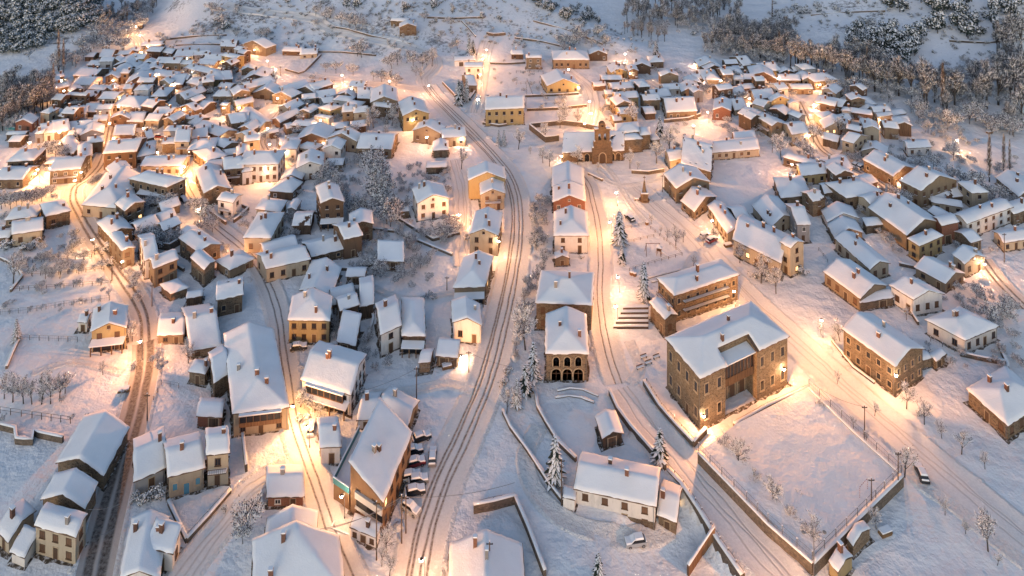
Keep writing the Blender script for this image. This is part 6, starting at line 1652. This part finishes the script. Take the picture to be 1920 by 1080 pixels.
cable(PL[4], W2(960, 688, 6), .5, 'cable crossing the main road at the thin pole')
cable(W2(165, 955, 7), W2(225, 945, 7), .4, 'frosted cable over the ploughed road')
cable(W2(185, 1003, 7), W2(215, 990, 7), .3, 'short frosted cable over the lowest stretch of ploughed road')
cable(PL[6], W2(1525, 720, 6), .8, 'cable from the court-side pole toward the town hall')
cable(W2(545, 610, 6), W2(566, 662, 3), .2, 'frosted cable slanting before the half yellow house')
# ------------------------------------------------------------------ plaza monument, lamp standard, playground, small things
def monument():
    p = P(1208, 376); r = empty('fountain_monument', p)
    m = MB(); m.lathe((0, 0, 0), [(1.9, -.3), (1.9, .35), (1.5, .45)], 8); m.build('basin_step', 'church_stone', r)
    m = MB(); m.box(-1.1, 1.1, -1.1, 1.1, .4, 2.6); m.box(-1.3, 1.3, -1.3, 1.3, 2.6, 2.9); m.build('pedestal', 'church_stone', r)
    m = MB(); m.lathe((0, 0, 2.9), [(.85, 0), (.7, .5), (.45, 2.2), (.3, 3.4), (.12, 4.2)], 8); m.build('spire', 'stone', r)
    m = MB(); m.box(-.08, .08, -.08, .08, 7.0, 8.6); m.box(-.45, .45, -.07, .07, 7.9, 8.06); m.build('cross', 'church_stone', r)
    m = MB(); m.box(-1.25, 1.25, -1.25, -.75, 2.9, 3.15); m.box(-1.25, 1.25, .75, 1.25, 2.9, 3.15); m.box(-1.25, -.8, -.75, .75, 2.9, 3.12); m.box(.8, 1.25, -.75, .75, 2.9, 3.12); m.build('snow_cap', 'tree_snow', r)
    m = MB(); m.box(-3.4, -1.9, -.5, .5, -.2, .7); m.box(-3.4, -1.9, -.5, .5, .7, .95, 1); m.build('trough', ['church_stone', 'tree_snow'], r)
    tag(r, 'stone fountain monument with a spire and cross in the snowy plaza', 'monument')
monument()
def standard():
    p = P(1526, 1085) + Vector((0, 0, 2)); r = empty('twin_lamp_standard', p); h = 6.2
    m = MB(); m.tube((0, 0, -2.2), (0, 0, h), .1, .07, 8); m.build('pole', 'galvanised', r)
    for s in (-1, 1):
        m = MB(); m.tube((0, 0, h - .3), (s * 1.0, 0, h + .05), .04, .04, 6); m.tube((s, 0, h + .05), (s * 1.5, 0, h + .1), .04, .04, 6); m.build('arm', 'galvanised', r)
        m = MB(); m.lathe((s * 1.9, 0, h - .02), [(.12, 0), (.33, .08), (.36, .18), (.2, .3)], 10); m.build('lamp_head', 'concrete', r)
    tag(r, 'unlit twin-headed lamp standard at the lowest corner of the court', 'street lamp')
standard()
def goal():
    p = P(1612, 952) + Vector((0, 0, 2.0)); q = P(1626, 936) + Vector((0, 0, 2)); r = empty('goal_frame', p); d = q - p; d = d.normalized() * 3
    for nm, a, b in (('post', Vector((0, 0, 0)), Vector((0, 0, 2.1))), ('post', d, d + Vector((0, 0, 2.1))), ('crossbar', Vector((0, 0, 2.1)), d + Vector((0, 0, 2.1)))):
        m = MB()
        for i in range(10): m.tube(a.lerp(b, i / 10), a.lerp(b, (i + 1) / 10), .05, .05, 6, i % 2)
        m.build(nm, ['car_red', 'car_white'], r)
    tag(r, 'red and white handball goal frame on the snowy court', 'goal')
goal()
def swing():
    p = P(1224, 476); r = empty('swing_frame', p); m = MB()
    for x in (-2.2, 2.2):
        for y in (-1.3, 1.3): m.tube((x, y, -.1), (x * .9, 0, 3.2), .08, .08, 6)
    m.tube((-2.2, 0, 3.2), (2.2, 0, 3.2), .08, .08, 6); m.build('frame', 'brown_timber', r)
    for x in (-.9, .9):
        m = MB(); [m.tube((x + e, 0, 3.2), (x + e, 0, .7), .015, .015, 4) for e in (-.22, .22)]; m.box(x - .25, x + .25, -.1, .1, .6, .68); m.box(x - .25, x + .25, -.1, .1, .68, .78, 1); m.build('swing_seat', ['rubber', 'tree_snow'], r)
    tag(r, 'wooden swing frame in the fenced snowy playground', 'swing')
    p = P(1238, 479); r = empty('slide', p, -.4); m = MB(); m.box(-1, .4, -.6, .6, 1.5, 1.6)
    for x in (-.95, .35):
        for y in (-.55, .55): m.tube((x, y, -.1), (x, y, 2.6), .07, .07, 6)
    m.build('tower', 'brown_timber', r); m = MB(); m.add([(.4, -.35, 1.55), (.4, .35, 1.55), (3.2, .35, .25), (3.2, -.35, .25), (.4, -.35, 1.75), (.4, .35, 1.75), (3.2, .35, .45), (3.2, -.35, .45)], [(3, 2, 1, 0), (4, 5, 6, 7), (0, 4, 7, 3), (1, 2, 6, 5), (2, 3, 7, 6)]); m.build('chute', 'tree_snow', r)
    m = MB(); m.add([(-1.15, -.75, 2.5), (.55, -.75, 2.5), (.55, .75, 2.5), (-1.15, .75, 2.5), (-.3, 0, 3.3)], [(0, 1, 4), (1, 2, 4), (2, 3, 4), (3, 0, 4), (3, 2, 1, 0)]); m.build('roof', 'snow', r)
    tag(r, 'play tower with slide beside the swing frame', 'slide')
swing()
for x, y, lab in [(1207, 672, 'upper snow-covered bench by the forecourt of the stone block'), (1216, 683, 'middle snow-covered bench in the forecourt row'), (1200, 692, 'lowest snow-covered bench in the forecourt row'), (1231, 672, 'bench closest to the sandstone town hall corner')]:
    r = empty('bench', P(x, y), .4); m = MB(); m.box(-.9, .9, -.25, .25, .4, .47); m.build('seat', 'brown_timber', r); m = MB(); m.box(-.9, .9, .25, .31, .5, .9); m.build('backrest', 'brown_timber', r)
    for s in (-.75, .75): m = MB(); m.box(s - .05, s + .05, -.22, .22, -.1, .4); m.build('leg', 'iron', r)
    m = MB(); m.box(-.88, .88, -.24, .24, .47, .66); m.build('snow_cap', 'tree_snow', r); tag(r, lab, 'bench', 'benches in the forecourt'); LABELS.add(lab)
for i, (x, y, lab) in enumerate([(1184, 515, 'round barrel planter by the lowest plaza lamp'), (1213, 421, 'round snow-topped planter at the playground corner'), (1190, 517, 'snowy planter beside the barrel planter')]):
    r = empty('planter', P(x, y)); m = MB(); m.lathe((0, 0, 0), [(.5, -.1), (.62, .4), (.55, .85)], 10); m.build('tub', 'brown_timber', r); m = MB(); m.lathe((0, 0, .8), [(.55, 0), (.5, .2), (.2, .32)], 10); m.build('snow_cap', 'tree_snow', r); tag(r, lab, 'planter'); LABELS.add(lab)
def log_pile(x, y, lab):
    r = empty('log_pile', P(x, y), .3); rnd = random.Random(int(x)); m = MB()
    for i in range(14): m.tube((-1.2, -.5 + (i % 5) * .26 + rnd.uniform(-.03, .03), .14 + (i // 5) * .24), (1.2 + rnd.uniform(-.2, .2), -.5 + (i % 5) * .26, .14 + (i // 5) * .24), .13, .12, 7)
    m.build('logs', 'timber_h', r); m = MB(); m.box(-1.15, 1.15, -.55, .6, .8, 1.02); m.build('snow_cap', 'tree_snow', r); tag(r, lab, 'log pile'); LABELS.add(lab)
log_pile(838, 690, 'snowy log pile in front of the open-fronted woodshed'); log_pile(1365, 462, 'log pile at the low house corner'); log_pile(1310, 285, 'log heap at the top of the snowy meadow'); log_pile(232, 735, 'log pile in the field beside the climbing road'); log_pile(1855, 250, 'timber heap by the eastern meadow lamp'); log_pile(1660, 1002, 'snowed log pile beside the low stone garage')
# terrace railing on the orange apartment house
for H in HOUSES:
    if 'orange' in str(H['root'].get('label', '')):
        V, w, d, h = H['V'], H['w'], H['d'], H['h']
        g = MB(); wd = 4.2
        g.box(-wd, .05, .5, d * .8, h - 3.2, h - 3.0, 0, V); g.box(-wd, .0, .5, d * .8, -.5, h - 3.2, 1, V); g.build('terrace_wing', ['snow', 'orange_render'], H['root'])
        g = MB(); g.box(-wd - .1, -wd + .05, .4, d * .8, h - 3.1, h - 1.9, 0, V); g.box(-wd + .05, 0, .4, .55, h - 3.1, h - 1.9, 0, V); g.build('terrace_parapet', 'teal_paint', H['root'])
        g = MB(); g.box(-wd - .14, -wd + .1, .36, d * .8, h - 1.9, h - 1.75, 0, V); g.box(-wd + .1, 0, .36, .6, h - 1.9, h - 1.75, 0, V); g.build('parapet_snow', 'tree_snow', H['root'])
for H in HOUSES:
    lb = str(H['root'].get('label', '')); V, w, d, h, o_ = H['V'], H['w'], H['d'], H['h'], H['ov']
    if 'orange apartment house with' in lb:
        g = MB(); g.box(w * .22, w - o_ - .1, o_ - .12, o_ - .003, h * .34, h * .60, 0, V); g.build('loggia', 'pane', H['root'])  # flat dark panel paints the shade inside a recessed loggia
        g = MB(); g.box(w * .2, w - o_, o_ - .5, o_ - .006, h * .61, h * .80, 0, V); g.box(w * .2, w - o_, o_ - .5, o_ - .006, h * .30, h * .34, 0, V); g.build('parapet_band', 'frame_white', H['root'])
    if 'three-storey stone block' in lb and 'annex' not in lb:
        for fz in (.36, .69):
            g = MB(); y0, y1 = d * .14, d * .82; x0 = w - o_ + .004; z = h * fz
            g.box(x0, x0 + 1.0, y0, y1, z - .15, z, 0, V); g.box(x0 + .93, x0 + 1.0, y0, y1, z + .9, z + 1.0, 0, V)
            for i in range(40): y = y0 + (y1 - y0 - .05) * i / 39; g.box(x0 + .94, x0 + .99, y, y + .05, z, z + .9, 0, V)
            g.box(x0 + .05, x0 + .9, y0 + .05, y1 - .05, z, z + .15, 1, V); g.build('balcony', ['iron', 'tree_snow'], H['root'])
# ------------------------------------------------------------------ labels for everything not labelled by hand
for H in HOUSES:
    o = H['root']
    if o.get('label'): continue
    a = ADJ.get(H['col'], 'plain')
    form = {'p': 'gabled', 'g': 'gable-fronted', 'h': 'hip-roofed', 'q': 'hip-fronted', 's': 'lean-to', 'u': 'slant-roofed', 'f': 'flat-roofed'}[H['rt']]
    size = 'small ' if H['area'] < 70 else ('long ' if max(H['w'], H['d']) > 2 * min(H['w'], H['d']) else '')
    tag(o, place_label(f"{size}{a} {form} {H['kind']}", H['x'], H['y']), H['kind'])
for H in HOUSES:
    o = H['root']
    if o.name.startswith(('house', 'barn', 'hut', 'shed')): o['group'] = {'house': 'houses of the village', 'barn': 'barns of the village', 'hut': 'huts of the village', 'shed': 'sheds of the village'}[o.name.split('.')[0]]
for o, x, y, desc, cat in TREES:
    if cat == 'tree' or y > 90: tag(o, place_label(desc, x, y), cat)
    else: tag(o, place_label(desc, x, y), cat)
for o, x, y in LAMPS:
    tag(o, place_label('lit street lamp' if o.name.startswith('street') else 'lit wall lamp', x, y), 'street lamp' if o.name.startswith('street') else 'wall lamp', 'lit lamps of the village')
# ------------------------------------------------------------------ light
wd = bpy.data.worlds.new("World"); scene.world = wd; wd.use_nodes = True
n = wd.node_tree.nodes; l = wd.node_tree.links; bg = n['Background']
sky = n.new('ShaderNodeTexSky'); sky.sky_type = 'NISHITA'; sky.sun_disc = False
SUN_E, SUN_R = math.radians(14), math.radians(200)
sky.sun_elevation = SUN_E; sky.sun_rotation = SUN_R; sky.air_density = 1.0; sky.dust_density = 0.9; sky.ozone_density = 1.7
l.new(sky.outputs[0], bg.inputs[0]); bg.inputs[1].default_value = .05
sl = bpy.data.lights.new('sun', 'SUN'); sl.energy = .12; sl.angle = math.radians(70); sl.color = (1, .92, .88); so = bpy.data.objects.new('sun', sl); COL.objects.link(so)
dv = Vector((math.sin(SUN_R) * math.cos(math.radians(35)), math.cos(SUN_R) * math.cos(math.radians(35)), math.sin(math.radians(35)))); so.rotation_euler = dv.to_track_quat('Z', 'Y').to_euler()
scene.view_settings.view_transform = 'Standard'; scene.view_settings.look = 'None'; scene.view_settings.gamma = 1; scene.view_settings.exposure = 1.9
scene.render.engine = 'CYCLES'
cy = scene.cycles
cy.use_denoising = True
try: cy.denoiser = 'OPENIMAGEDENOISE'; cy.denoising_input_passes = 'RGB_ALBEDO_NORMAL'
except Exception: pass
cy.max_bounces = 4; cy.diffuse_bounces = 3; cy.glossy_bounces = 1; cy.transmission_bounces = 0; cy.sample_clamp_indirect = 6; cy.caustics_reflective = False; cy.caustics_refractive = False
cy.use_light_tree = True
